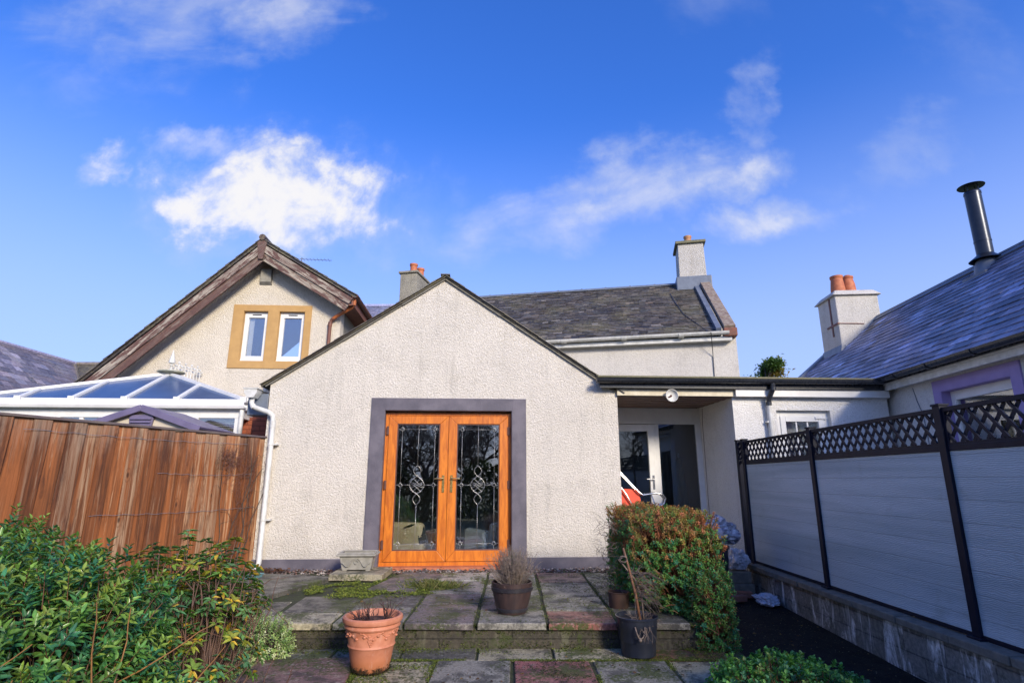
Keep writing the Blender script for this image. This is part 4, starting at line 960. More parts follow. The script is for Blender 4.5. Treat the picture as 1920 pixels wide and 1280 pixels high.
# brick return between the house and the conservatory
bw = MB(); bw.box(-4.55, -3.72, 1.55, 1.75, -.1, 2.15); bw.box(-3.95, -3.72, .9, 1.55, -.1, 2.15); tag(bw.build('brick_wall', M_BRICK, None), 'short red brick wall between the conservatory and the gable', 'wall'); bpy.data.objects['brick_wall'].location = (0, 8, 0); bpy.data.objects['brick_wall'].rotation_euler = (0, 0, HR)

# ------------------------------------------------------------------ conservatory
CV = frame('conservatory', 'white conservatory with blue tinted hipped roof and finial behind the wooden fence', 'conservatory')
X0, X1, Y0, Y1, EZC = -8.45, -4.23, 1.2, 3.48, 2.37
RX, RY, RZ = -6.05, 2.35, 2.98
s = MB(); s.box(X0, X1, Y0 + .08, Y1, 0, .55); s.build('dwarf_wall', M_BRICK, CV)
s = MB(); s.box(X0, X1, Y0 + .02, Y0 + .10, .55, .62); s.box(X0, X1, Y0 + .02, Y0 + .10, 2.10, 2.22); s.box(X1 - .1, X1 - .02, Y0 + .1, Y1, 2.10, 2.22)
for x in (-8.4, -7.75, -7.05, -6.35, -5.65, -5.35, -4.95, -4.31): s.box(x - .04, x + .04, Y0 + .022, Y0 + .098, .62, 2.10)
for x in (-7.4, -6.7, -6.0): s.box(x - .03, x + .03, Y0 + .03, Y0 + .09, .62, 2.10)
s.build('frame', M_WHITE, CV, bevel=.004)
s = MB(); s.box(X0, X1 - .08, Y0 + .05, Y0 + .056, .62, 2.10); s.build('glass', M_GLASSB, CV)
s = MB()
for k in range(22): s.hexa([(-5.62, Y0 + .12, 1.5 + k * .028), (-4.36, Y0 + .12, 1.5 + k * .028), (-4.36, Y0 + .14, 1.51 + k * .028), (-5.62, Y0 + .14, 1.51 + k * .028), (-5.62, Y0 + .12, 1.503 + k * .028), (-4.36, Y0 + .12, 1.503 + k * .028), (-4.36, Y0 + .14, 1.513 + k * .028), (-5.62, Y0 + .14, 1.513 + k * .028)])
s.build('blind', M_CURT, CV)
s = MB(); s.extr([(-.06, -.06), (.045, -.06), (.06, -.02), (.06, .05), (.05, .05), (.045, -.03), (-.05, -.03), (-.06, .0)], (X0 - .05, Y0 - .05, 2.30), (X1 + .05, Y0 - .05, 2.30)); s.box(X0, X1 + .02, Y0 - .0, Y0 + .1, 2.222, 2.345); s.box(X1 - .05, X1 + .06, Y0 + .1, Y1, 2.24, 2.345)
s.build('gutter', M_WHITE, CV, bevel=.004)
s = MB(); s.tube([(X1 + .0, Y0 - .03, 2.26), (X1 + .0, Y0 - .03, 0)], .036, 10); s.build('downpipe', M_WHITEP, CV, smooth=True)
s = MB(); A, B_, Rg, Rb = Vector((X0, Y0, EZC)), Vector((X1, Y0, EZC)), Vector((RX, RY, RZ)), Vector((RX, Y1, RZ)); Cb, Db = Vector((X1, Y1, EZC)), Vector((X0, Y1, EZC))
for tri in ([A, B_, Rg], [B_, Cb, Rb, Rg], [A, Rg, Rb, Db]):
    n_ = (tri[1] - tri[0]).cross(tri[2] - tri[0]).normalized(); n_ = n_ if n_.z > 0 else -n_; k = len(tri)
    s.add([tuple(p) for p in tri] + [tuple(p + n_ * .02) for p in tri], [tuple(range(k)), tuple(range(k, 2 * k))] + [(i, (i + 1) % k, (i + 1) % k + k, i + k) for i in range(k)])
s.build('roof', M_POLY, CV)
s = MB(); u = Vector((0, 0, .03))
for p, q in ((A, Rg), (B_, Rg), (Rg, Rb)): s.bar(p + u, q + u, .085, .05)
def onfront(x):       # height of the front facet's hip line above x
    if x < RX: t_ = (x - X0) / (RX - X0)
    else: t_ = (X1 - x) / (X1 - RX)
    return Vector((x, Y0 + t_ * (RY - Y0), EZC + t_ * (RZ - EZC)))
for x in (-7.65, -6.85, -6.05, -5.25): s.bar(Vector((x, Y0 - .02, EZC)) + u, onfront(x) + u, .06, .045); s.box(x - .05, x + .05, Y0 - .07, Y0, EZC - .035, EZC + .055)
for y in (2.2, 3.0): s.bar(Vector((X1, y, EZC)) + u, Vector((RX, y if y > RY else RY, RZ if y > RY else RZ)) + u, .06, .045)
s.box(X0, X1 + .03, Y0 - .035, Y0 - .005, EZC - .02, EZC + .025); s.box(X1 - .05, X1 + .05, Y0 - .06, Y0 + .05, EZC - .03, EZC + .06)
s.bar(B_ + u * 1.2 + Vector((.04, 0, 0)), Cb + u * 1.2 + Vector((.04, 0, 0)), .07, .07)
s.build('glazing_bar', M_WHITE, CV, bevel=.004)
s = MB(); s.lathe([(.0001, 0), (.21, 0), (.23, .012), (.21, .03), (.10, .05), (.0001, .05)], (RX, RY + .02, RZ + .045), 24); s.build('boss', simple('mossy boss', (.55, .54, .42), (.36, .36, .22), 10, .7), CV, smooth=True)
s = MB(); s.lathe([(.03, 0), (.03, .02), (.012, .04), (.012, .07), (.03, .08), (.03, .09), (.014, .10), (.014, .12), (.05, .135), (.055, .17), (.035, .23), (.018, .31), (.0001, .40)], (RX, RY, RZ + .09), 14); s.build('finial', M_WHITEP, CV, smooth=True)
for i in range(9):
    y = RY + .14 + i * .115; s = MB(); h = RZ + (.27 if i % 2 else .21) + .01 * i; s.tube([(RX, y, RZ + .05), (RX, y, h)], .009, 5); s.tube([(RX - .03, y, h - .06), (RX, y, h - .08), (RX + .03, y, h - .06)], .008, 5)
    s.ball((RX, y, h), .024, 6, 4); s.ball((RX - .032, y, h - .05), .018, 6, 4); s.ball((RX + .032, y, h - .05), .018, 6, 4); s.build('cresting', M_WHITEP, CV, smooth=True)
s = MB()
s.hexa([(-4.75, 3.30, 2.95), (-4.05, 3.30, 2.62), (-4.05, 3.49, 2.62), (-4.75, 3.49, 2.95), (-4.72, 3.30, 3.06), (-4.05, 3.30, 3.06), (-4.05, 3.49, 3.06), (-4.72, 3.49, 3.06)])
s.build('lead_apron', M_LEADF, CV)

# ------------------------------------------------------------------ shed behind the fence
SH = thing('garden_shed', 'beige plastic shed with purple grey roof and louvred gable vent behind the wooden fence', 'shed', (-4.95, 7.5, 0), R(2))
s = MB(); s.prism([(-.70, -.1), (.70, -.1), (.70, 1.82), (0, 2.06), (-.70, 1.82)], .04, .95); s.build('wall', M_SHEDW, SH)
s = MB()
for sg in (-1, 1):
    p = Vector((0, 0, 2.10)); q = Vector((sg * .80, 0, 1.815)); d = (q - p).normalized()
    s.bar(p + Vector((0, .5, 0)), q + Vector((0, .5, 0)), 1.04, .035)
    s.bar(p + Vector((0, -.03, -.02)), q + Vector((0, -.03, -.02)), .035, .085)
s.build('roof', M_SHEDP, SH, bevel=.006)
s = MB(); s.prism([(-.12, 1.70), (.12, 1.70), (.16, 1.95), (.13, 1.99), (-.13, 1.99), (-.16, 1.95)], .0, .035)
for k in range(5): s.box(-.115 - .006 * k, .115 + .006 * k, -.025, .0, 1.745 + k * .045, 1.765 + k * .045)
s.build('louvre_vent', M_SHEDP, SH, bevel=.004)

# ------------------------------------------------------------------ far roofs
FH = thing('far_house', 'purple grey slate roofed house at the far left edge', 'house', (0, 0, 0))
s = MB(); s.box(-22, -11.5, 13.2, 16, -.4, 2.4); s.build('wall', M_WALL2, FH)
s = MB()
# main slope faces right towards the viewer; its ridge runs away and down in view
p0, p1 = Vector((-13.30, 12.6, 4.60)), Vector((-13.5, 16.95, 4.60)); e0, e1 = Vector((-10.7, 12.6, 2.2)), Vector((-10.9, 16.95, 2.2))
s.add([tuple(p0), tuple(e0), tuple(e1), tuple(p1), (-17, 12.6, 2.0), (-17, 17, 2.0)], [(0, 1, 2, 3), (0, 3, 5, 4), (0, 4, 1), (3, 2, 5)], (.6, .6, .6))
slates(s, tuple(e1), tuple(e0 - e1), tuple(p1 - e1), 4.35, (p1 - e1).length, .28, .20, slate_tint(1, .35, .15, 1.9), thick=.012)
s.tube([tuple(p0 + Vector((0, 0, .03))), tuple(p1 + Vector((0, 0, .03)))], .07, 8, (2.2, 2.3, 2.6))
s.build('roof', M_SLATEP, FH)
s = MB()
a0, a1 = Vector((-11.2, 14.9, 2.45)), Vector((-8.2, 14.9, 2.45)); r0, r1 = Vector((-13.5, 17.0, 4.60)), Vector((-8.2, 17.0, 4.60))
s.add([tuple(a0), tuple(a1), tuple(r1), tuple(r0), (-12, 19.4, 2.5), (-8.2, 19.4, 2.5)], [(0, 1, 2, 3), (3, 2, 5, 4), (1, 5, 2)], (.6, .6, .6))
slates(s, tuple(a0 + Vector((-2.3, 0, 0))), (1, 0, 0), tuple(r1 - a1), 5.3, (r1 - a1).length, .28, .20, slate_tint(.75, .3), thick=.012, skip=lambda a, v: a < 2.3 * (1 - v / 3.0) - .15)
s.tube([(-13.5, 17.0, 4.64), (-8.2, 17.0, 4.64)], .06, 8, (2, 2, 2.2)); s.tube([(-13.5, 16.95, 4.62), (-11.2, 14.9, 2.47)], .05, 6, (1.6, 1.6, 1.6))
s.build('roof_wing', M_SLATE, FH)
BH = thing('blue_roofed_house', 'blue slate roof glimpsed between the ochre windowed house and the gable', 'house', (0, 0, 0))
s = MB(); s.box(-5.2, -1.6, 16.3, 20, -.4, 4.2); s.build('wall', M_WALL4, BH)
s = MB(); s.add([(-5.4, 16.0, 4.1), (-1.4, 16.0, 4.1), (-1.4, 18.2, 6.86), (-5.4, 18.2, 6.86), (-5.4, 20.4, 4.1), (-1.4, 20.4, 4.1)], [(0, 1, 2, 3), (3, 2, 5, 4), (0, 3, 4), (1, 5, 2)], (.8, .8, .8))
slates(s, (-5.4, 16.0, 4.1), (1, 0, 0), (0, 2.2, 2.76), 4.0, 3.5, .28, .17, slate_tint(1.0, .2, .1, 1.5), thick=.012)
s.tube([(-5.4, 18.2, 6.9), (-1.4, 18.2, 6.9)], .06, 8, (2.2, 2.2, 2.4)); s.build('roof', M_SLATEB, BH)

# ------------------------------------------------------------------ slate roofed cottage on the right
th = math.atan(.074)
SC = thing('side_cottage', 'white cottage with blue purple slate roof and lilac window margin along the right side', 'building', (4.894, 0, 0), -th)
Ya, Yb, RW, EZS, PS = 1.2, 13.2, 2.44, 2.62, .84
w = MB()
# side wall runs along y at x=.18, window hole cut in strips along y
wy0, wy1, wz0, wz1 = 6.13, 7.28, .95, 2.26
for (a, b_, z0, z1) in ((Ya, wy0, -.4, 2.52), (wy1, Yb - .2, -.4, 2.52), (wy0, wy1, -.4, wz0), (wy0, wy1, wz1, 2.52)): w.box(.18, .46, a, b_, z0, z1)
for y in (Ya, Yb - .25):
    w.add([(.46, y, -.4), (4.6, y, -.4), (4.6, y, 2.5), (RW, y, EZS + PS * RW - .12), (.46, y, 2.5), (.46, y + .25, -.4), (4.6, y + .25, -.4), (4.6, y + .25, 2.5), (RW, y + .25, EZS + PS * RW - .12), (.46, y + .25, 2.5)],
          [(0, 1, 2, 3, 4), (9, 8, 7, 6, 5), (0, 5, 6, 1), (1, 6, 7, 2), (2, 7, 8, 3), (3, 8, 9, 4), (4, 9, 5, 0)])
w.box(4.4, 4.6, Ya + .25, Yb - .25, -.4, 2.5); w.build('wall', M_WALL3, SC)
s = MB(); zr = EZS + PS * RW
s.add([(0, Ya, EZS), (0, Yb, EZS), (RW, Yb, zr), (RW, Ya, zr), (2 * RW, Yb, EZS), (2 * RW, Ya, EZS)], [(0, 1, 2, 3)[::-1], (3, 2, 4, 5)[::-1]], (.6, .6, .6))
def rtint(a, v):
    k = 1 + random.gauss(0, .32); 
    if random.random() < .16: k *= 1.8
    if v > 2.2 and random.random() < .25: k *= .55
    h = random.gauss(0, .06); return (max(.3, k * (1 + h)), max(.3, k), max(.3, k * (1 - h * .5)))
slates(s, (-.05, Ya, EZS - .035), (0, 1, 0), (1, 0, PS), Yb - Ya, RW * math.sqrt(1 + PS * PS) + .06, .30, .165, rtint, thick=.008, jit=.007, lift=.017)
s.build('roof', M_SLATEB, SC)
s = MB(); s.tube([(RW, Ya, zr + .03), (RW, Yb - .9, zr + .03)], .05, 8); s.bar((RW - .07, Ya, zr - .01), (RW - .07, Yb - .9, zr - .01), .15, .02, (-PS, 0, 1)); s.bar((.0, Yb + .02, EZS + .05), (RW, Yb + .02, zr + .05), .24, .07); s.build('ridge', M_LEADF, SC, smooth=True)
s = MB(); gutter(s, (-.10, Ya, EZS - .03), (-.10, 8.25, EZS - .03), 1.15)
for y in (2.6, 3.9, 5.0, 6.2, 7.0, 7.7): s.extr([(a * 1.35, b * 1.35) for a, b in GUT], (-.10, y, EZS - .03), (-.10, y + .05, EZS - .03))
s.box(-.03, -.0, Ya, 8.3, EZS - .10, EZS + .0); s.build('gutter', M_BLACKP, SC, smooth=True)
s = MB(); s.box(.0, .18, Ya, 8.3, EZS - .12, EZS - .10); s.box(.02, .05, Ya, 8.3, EZS - .20, EZS - .12); s.tube([(.06, 1.2, EZS - .27), (.06, 5.3, EZS - .26)], .03, 10); s.build('soffit_board', M_WHITEP, SC)
s = MB(); m = .15
for (a, b_, z0, z1) in ((wy0 - m, wy0, wz0 - .05, wz1 + m), (wy1, wy1 + m, wz0 - .05, wz1 + m), (wy0, wy1, wz1, wz1 + m), (wy0, wy1, wz0 - .05, wz0)): s.box(.158, .18, a, b_, z0, z1)
s.box(.16, .30, wy0, wy0 + .005, wz0, wz1); s.box(.16, .30, wy1 - .005, wy1, wz0, wz1); s.box(.16, .30, wy0, wy1, wz1 - .005, wz1)
s.build('window_margin', M_PURP, SC, bevel=.004)
s = MB()
for (a, b_, z0, z1) in ((wy0 + .005, wy0 + .08, wz0, wz1 - .005), (wy1 - .08, wy1 - .005, wz0, wz1 - .005), (wy0 + .08, wy1 - .08, wz1 - .12, wz1 - .005), (wy0 + .08, wy1 - .08, wz0, wz0 + .08)): s.box(.27, .33, a, b_, z0, z1)
wn = s.build('window', M_WHITE, SC, bevel=.005)
s = MB(); s.box(.30, .306, wy0 + .08, wy1 - .08, wz0 + .08, wz1 - .12); s.build('pane', M_GLASSB, wn)
s = MB(); s.box(.6, .62, Ya + .3, Yb - .3, 0, 2.4); s.build('room_lining', M_ROOM, SC)
s = MB(); s.tube([(.17, 7.85, 2.4), (.172, 7.80, 2.2), (.17, 7.72, 2.0), (.172, 7.70, 1.5)], .005, 5); s.build('cable', M_LEADF, SC)
# chimney on the far gable
cy0, cy1 = 12.30, 13.15; cx0, cx1 = RW - .88, RW + .06
s = MB(); s.box(cx0, cx1, cy0, cy1, zr - .95, zr + .56); ch = s.build('chimney', M_CHIMW, SC, bevel=.02)
s = MB(); s.hexa([(cx0 - .07, cy0 - .07, zr + .56), (cx1 + .07, cy0 - .07, zr + .56), (cx1 + .07, cy1 + .07, zr + .56), (cx0 - .07, cy1 + .07, zr + .56), (cx0 + .05, cy0 + .05, zr + .70), (cx1 - .05, cy0 + .05, zr + .70), (cx1 - .05, cy1 - .05, zr + .70), (cx0 + .05, cy1 - .05, zr + .70)]); s.build('chimney_cope', M_CHIMW, ch, bevel=.02)
for k, (x, y) in enumerate(((cx0 + .24, cy0 + .28), (cx0 + .56, cy0 + .42))):
    s = MB(); s.lathe([(.15, 0), (.155, .04), (.15, .12), (.13, .30), (.125, .34), (.14, .36), (.14, .41), (.11, .41), (.10, .1)] if k == 0 else [(.14, 0), (.15, .10), (.14, .25), (.11, .38), (.125, .40), (.125, .44), (.09, .45), (.06, .48), (.0001, .5)], (x, y, zr + .70), 24); s.build('chimney_pot', M_RUST, ch, smooth=True)
s = MB(); s.box(cx0 - .02, cx0 - .005, cy0 + .24, cy0 + .29, zr - .35, zr + .55); s.bar((cx0 - .012, cy0 - .02, zr - .10), (cx0 - .012, cy0 + .5, zr - .10), .02, .04); s.bar((cx0 - .02, cy0 - .015, zr - .10), (cx0 + .55, cy0 - .015, zr - .12), .012, .015); s.build('iron_strap', M_BRPIPE, ch)
s = MB(); s.hexa([(cx0 - .12, cy0 - .1, zr - 1.0), (cx0 + .14, cy0 - .1, zr - .78), (cx0 + .14, cy1, zr - .78), (cx0 - .12, cy1, zr - 1.0), (cx0 - .02, cy0 - .05, zr - .60), (cx0 + .05, cy0 - .05, zr - .60), (cx0 + .05, cy1, zr - .60), (cx0 - .02, cy1, zr - .60)]); s.build('flashing', M_LEADF, ch)
# flue
fx, fy = RW - .14, 8.85; fz = zr - .14
s = MB(); s.lathe([(.20, -.16), (.19, .0), (.16, .10), (.135, .14)], (fx, fy, fz), 24); s.box(fx - .26, fx + .1, fy - .26, fy + .26, fz - .22, fz - .12); fl = s.build('flue_boot', M_LEADF, SC, smooth=True)
s = MB(); s.lathe([(.235, .13), (.24, .135), (.19, .175), (.135, .22), (.118, .24), (.118, .45), (.122, .452), (.122, .48), (.118, .482), (.118, 1.32), (.123, 1.322), (.123, 1.36), (.11, 1.38), (.105, 1.38), (.10, 1.0)], (fx, fy, fz), 32)
s.lathe([(.19, 1.47), (.195, 1.475), (.12, 1.50), (.0001, 1.505)], (fx, fy, fz), 32); s.lathe([(.0001, 1.462), (.19, 1.468)], (fx, fy, fz), 32)
for k in range(4): a = k * math.pi / 2 + .4; s.tube([(fx + .10 * math.cos(a), fy + .10 * math.sin(a), fz + 1.35), (fx + .10 * math.cos(a), fy + .10 * math.sin(a), fz + 1.475)], .008, 5)
s.build('flue_pipe', M_FLUE, SC, smooth=True)
# ------------------------------------------------------------------ wooden fence on the left
FA = R(22.6)
WF = thing('wooden_fence', 'weathered red brown close board fence with pale worn streaks on the left', 'fence', (-3.40, 7.86, 0), -math.pi / 2 - FA)
# local x runs from the house corner towards the camera, local -y faces the garden... (front is +y)
s = MB(); x = 0.0; k = 0
while x < 6.0:
    w_ = random.uniform(.125, .18); zt = 1.70 + random.uniform(-.006, .006); lean = -.020 * x
    c = (random.random(), random.choice([0, 0, .1, .25, .5, .8, 1.0]), 0)
    off = .019 * (k % 2); zb = -.24 + random.uniform(-.02, .02)
    p = [(x - .006 + .03 * x * .8, .0 + off, zb), (x + w_ + .008 + .03 * x * .8, .0 + off, zb), (x + w_ + .008 + .03 * x * .8, .014 + off, zb), (x - .006 + .03 * x * .8, .021 + off, zb),
         (x - .006, .0 + off, zt), (x + w_ + .008, .0 + off, zt), (x + w_ + .008, .014 + off, zt), (x - .006, .021 + off, zt)]
    s.hexa(p, c); x += w_; k += 1
s.build('boards', M_FENCE, WF)
s = MB(); s.box(-.06, 6.1, -.045, .055, 1.702, 1.728); s.build('capping_rail', simple('weathered dark rail', (.10, .075, .085), (.16, .13, .11), 6, .7, stretch=(1, 8, 8), bmp=.5), WF, bevel=.004)
for z in (.15, .85, 1.5): s = MB(); s.box(-.03, 6.05, -.05, -.002, z - .04, z + .04); s.build('rail', M_FENCE, WF)
for x in (.05, 1.9, 3.75, 5.6): s = MB(); s.box(x - .045, x + .045, -.14, -.05, -.3, 1.68); s.build('post', M_FENCE, WF)
for (z, x0, x1) in ((1.60, .35, 2.9), (1.22, .25, 1.55), (.80, .15, 2.2)):
    s = MB(); n_ = 24; s.tube([(x0 + (x1 - x0) * i / n_, .048 + .008 * math.sin(i * 1.7), z - .02 * math.sin(math.pi * i / n_) + .006 * math.sin(i * 2.3)) for i in range(n_ + 1)], .0022, 4); s.build('wire', M_LEADF, WF)
# bare vine trained on the wires
BV = thing('bare_vine', 'leafless brown vine tangled on the wires near the end of the fence', 'vine', (-3.40, 7.86, 0), -math.pi / 2 - FA)
def wander(p, d, n_, st, r0, r1, jit, mb, seg=4, plane=None, pull=None):
    pts = [Vector(p)]; d = Vector(d).normalized()
    for i in range(n_):
        d = (d + Vector((random.gauss(0, jit), random.gauss(0, jit) * (.25 if plane else 1), random.gauss(0, jit)))).normalized()
        q = pts[-1] + d * st
        if plane: q.y = min(max(q.y, .045), plane)
        pts.append(q)
    mb.tube(pts, [r0 + (r1 - r0) * i / n_ for i in range(n_ + 1)], seg, caps=False); return pts
s = MB()
for i in range(5):
    pts = wander((.38 + i * .05, .06, -.15), (random.uniform(-.08, .1), 0, 1), 18, .095, .007, .003, .16, s, 5, .09)
    for q in pts[4::2]: wander(q, (random.uniform(-1, 1), 0, random.uniform(-.3, 1)), random.randint(4, 9), .035, .0025, .001, .38, s, 3, .11)
s.build('stem', M_BARK, BV, smooth='all')
s = MB()
for i in range(90): wander((random.gauss(.62, .09), .07, random.gauss(1.38, .07)), (random.gauss(0, 1), 0, random.gauss(0, 1)), 6, .03, .003, .0012, .6, s, 3, .15)
for i in range(60): wander((random.gauss(.35, .10), .07, random.gauss(1.2, .10)), (random.gauss(0, 1), 0, random.gauss(0, 1)), 7, .03, .002, .001, .6, s, 3, .12)
for i in range(50): wander((random.gauss(.42, .05), .06, random.uniform(.1, 1.0)), (random.gauss(0, .4), 0, 1), 6, .04, .002, .001, .4, s, 3, .12)
s.build('twigs', simple('dark red vine twig', (.13, .05, .04), (.19, .10, .07), 14, .8), BV, smooth='all')

# ------------------------------------------------------------------ composite fence on the right
CF = thing('composite_fence', 'grey woodgrain panel fence with black posts and lattice top on the low block wall', 'fence', (3.18, 0, 0))
ys = [2.30, 4.16, 6.02, 7.78, 7.98]; ZT, ZB, ZL = 1.66, .10, 1.375
for y in ys:
    s = MB(); s.box(-.035, .035, y - .035, y + .035, ZB, ZT + .015); s.box(-.042, .042, y - .042, y + .042, ZT + .015, ZT + .03); s.box(-.06, .06, y - .06, y + .06, ZB - .004, ZB + .012); s.build('post', M_BLACK, CF, bevel=.003)
def clip(x0, z0, dx, dz, X0, X1, Z0, Z1):
    t0, t1 = -1e9, 1e9
    for p, d, a, b_ in ((x0, dx, X0, X1), (z0, dz, Z0, Z1)):
        u, v = (a - p) / d, (b_ - p) / d
        if u > v: u, v = v, u
        t0, t1 = max(t0, u), min(t1, v)
    return (t0, t1) if t1 - t0 > .01 else None
for a, b_ in zip([1.0] + ys[:3], ys[:4]):
    a += .035; b_ -= .035
    s = MB(); s.box(-.012, .012, a, b_, ZB + .03, ZL - .03); s.build('panel', M_PANEL, CF)
    s = MB(); s.box(-.018, .018, a, b_, ZB, ZB + .03); s.build('rail', M_BLACK, CF, bevel=.003); s = MB(); s.box(-.02, .02, a, b_, ZL - .03, ZL + .012); s.build('rail', M_BLACK, CF, bevel=.003)
    s = MB(); s.box(-.02, .02, a, b_, ZT - .03, ZT); s.box(-.018, .018, a, b_, ZL + .012, ZL + .03); s.box(-.018, .018, a, a + .02, ZL + .03, ZT - .03); s.box(-.018, .018, b_ - .02, b_, ZL + .03, ZT - .03)
    for sg, off in ((1, -.007), (-1, .007)):
        x = a - .4
        while x < b_ + .4:
            z0 = ZL + .03 if sg > 0 else ZT - .03
            c = clip(x, ZL + .03 if sg > 0 else ZT - .03, .62, .78 * sg, a + .02, b_ - .02, ZL + .03, ZT - .03)
            if c: s.bar((off, x + .62 * c[0], z0 + .78 * sg * c[0]), (off, x + .62 * c[1], z0 + .78 * sg * c[1]), .014, .026, (1, 0, 0)) if False else s.extr([(-.006, -.011), (.006, -.011), (.006, .011), (-.006, .011)], (off, x + .62 * c[0], z0 + .78 * sg * c[0]), (off, x + .62 * c[1], z0 + .78 * sg * c[1]), (0, -.78 * sg, .62))
            x += .112
    s.build('lattice', M_BLACK, CF)
a, b_ = 7.815, 7.945
s = MB(); s.box(-.012, .012, a, b_, ZL, ZL + .03); s.box(-.012, .012, a, b_, ZT - .03, ZT)
for z in np.arange(ZL + .05, ZT - .04, .07): s.bar((0, a, z), (0, b_, z + .08), .012, .02); s.bar((0, a, z + .08), (0, b_, z), .012, .02)
s.build('lattice', M_BLACK, CF)
BW = thing('low_block_wall', 'low grimy block wall with white lime streaks under the panel fence', 'wall', (3.18, 0, 0))
s = MB(); s.box(-.10, .12, .6, 8.0, -.6, .035); s.build('wall', M_BLOCK, BW)
s = MB(); y = .6
while y < 7.95:
    l = min(random.uniform(.42, .60), 8.0 - y); s.box(-.14 + random.uniform(-.006, .006), .16, y, y + l - .008, .037, .095 + random.uniform(-.003, .003)); y += l
s.build('coping', M_COPE, BW, bevel=.008)
NG = MB(); NG.add([(3.25, -2, -.3), (5.2, -2, -.3), (5.6, 8.0, -.1), (3.25, 8.0, -.1)], [(0, 1, 2, 3)]); struct('neighbour_yard', NG, M_COPE)

# ------------------------------------------------------------------ pots on the terrace
TP = thing('stone_trough', 'rectangular cast stone planter with swag relief beside the orange doors', 'planter', (-1.90, 7.37, .075), R(3)); TP.scale = (.9, .9, .9)
s = MB(); def_b, def_t = (.185, .115), (.235, .155)
def taper(mb, b, t_, z0, z1): mb.hexa([(-b[0], -b[1], z0), (b[0], -b[1], z0), (b[0], b[1], z0), (-b[0], b[1], z0), (-t_[0], -t_[1], z1), (t_[0], -t_[1], z1), (t_[0], t_[1], z1), (-t_[0], t_[1], z1)])
taper(s, (.19, .12), (.225, .150), .012, .19)
for sx_, sy_ in ((-1, -1), (1, -1), (1, 1), (-1, 1)): s.box(sx_ * .155 - .03, sx_ * .155 + .03, sy_ * .09 - .025, sy_ * .09 + .025, -.005, .012)
s.build('body', M_TROUGH, TP, bevel=.006)
s = MB()
for (a, b2, c, d) in ((-.262, .262, -.185, -.145), (-.262, .262, .145, .185), (-.262, -.222, -.145, .145), (.222, .262, -.145, .145)): s.box(a, b2, c, d, .19, .215)
for (a, b2, c, d) in ((-.245, .245, -.168, -.14), (-.245, .245, .14, .168), (-.245, -.215, -.14, .14), (.215, .245, -.14, .14)): s.box(a, b2, c, d, .215, .232)
s.build('rim', M_TROUGH, TP, bevel=.006)
s = MB()
for sg in (-1, 1):
    s.tube([(sg * (.02 + .17 * t_), -.124 - .02 * (.13 - .07 * math.sin(t_ * 5)) / .18 - .012, .12 + .035 * math.sin(t_ * 6.5 + 1.2) - .05 * t_) for t_ in [i / 14 for i in range(15)]], [.007] * 15, 6)
s.tube([(.025 * math.cos(a), -.148 - .0, .115 + .025 * math.sin(a)) for a in [i * .5 for i in range(11)]], .005, 6)
s.build('swag', M_TROUGH, TP, smooth='all')
s = MB(); s.box(-.215, .215, -.14, .14, .19, .20); s.build('soil', M_SOIL, TP)

BPt = thing('barrel_planter', 'dark brown barrel shaped plastic pot at the front of the terrace', 'planter', (0.0, 5.42, 0), 0)
prof = [(.0001, 0), (.125, 0), (.130, .012), (.145, .06), (.165, .13), (.178, .19), (.182, .235), (.184, .255), (.176, .258), (.170, .235)]
s = MB(); s.lathe(prof, (0, 0, .002), 48); s.v = [(x * (1 + .006 * math.cos(16 * math.atan2(y, x))), y * (1 + .006 * math.cos(16 * math.atan2(y, x))), z) for x, y, z in s.v]; s.build('body', M_BARREL, BPt, smooth=True)
s = MB(); s.lathe([(.181, .185), (.187, .187), (.190, .218), (.184, .220)], (0, 0, .002), 40); s.lathe([(.133, .018), (.139, .02), (.146, .045), (.142, .048)], (0, 0, .002), 40); s.build('band', M_BAND, BPt, smooth=True)
s = MB(); s.lathe([(.0001, .225), (.173, .225)], (0, 0, 0), 24); s.build('soil', M_SOIL, BPt)
LV = thing('dry_lavender', 'dry grey brown lavender bush growing in the barrel pot', 'plant', (0.0, 5.42, .22))
s = MB()
for i in range(420):
    a = random.random() * 6.28; r0 = random.uniform(0, .09); e = abs(random.gauss(0, .52)); L = random.uniform(.17, .36) * (1 - .15 * e)
    d = Vector((math.cos(a) * math.sin(e), math.sin(a) * math.sin(e), math.cos(e)))
    p = Vector((math.cos(a) * r0, math.sin(a) * r0, 0)); pts = [p]
    dd = d.copy()
    for k in range(5): dd = (dd + Vector((random.gauss(0, .10), random.gauss(0, .10), .06))).normalized(); pts.append(pts[-1] + dd * L / 5)
    s.tube(pts, [.0022, .002, .0017, .0014, .0012, .0009], 3, caps=False)
    for k in range(2, 6):
        for _ in range(2):
            q = pts[k - 1].lerp(pts[k], random.random()); b_ = (dd + Vector((random.gauss(0, .6), random.gauss(0, .6), random.gauss(0, .3)))).normalized(); s.tube([q, q + b_ * random.uniform(.015, .035)], [.0014, .0009], 3, caps=False)
s.build('stem', simple('pale dry lavender stem', (.34, .27, .22), (.20, .16, .13), 14, .85), LV, smooth='all')
pos, dr, no, le, wi, cl = [], [], [], [], [], []
for i in range(1300):
    a = random.random() * 6.28; e = abs(random.gauss(0, .55)); L = random.uniform(.08, .30); d = Vector((math.cos(a) * math.sin(e), math.sin(a) * math.sin(e), math.cos(e)))
    pos.append(tuple(d * L)); dr.append(tuple((d + Vector((random.gauss(0, .5), random.gauss(0, .5), .2))).normalized())); no.append((random.gauss(0, 1), random.gauss(0, 1), .3)); le.append(random.uniform(.012, .026)); wi.append(.003); v = random.uniform(.6, 1.3); c = random.choice([(.20, .20, .16), (.15, .11, .08), (.24, .19, .15), (.13, .15, .10)]); cl.append(tuple(q * v for q in c))
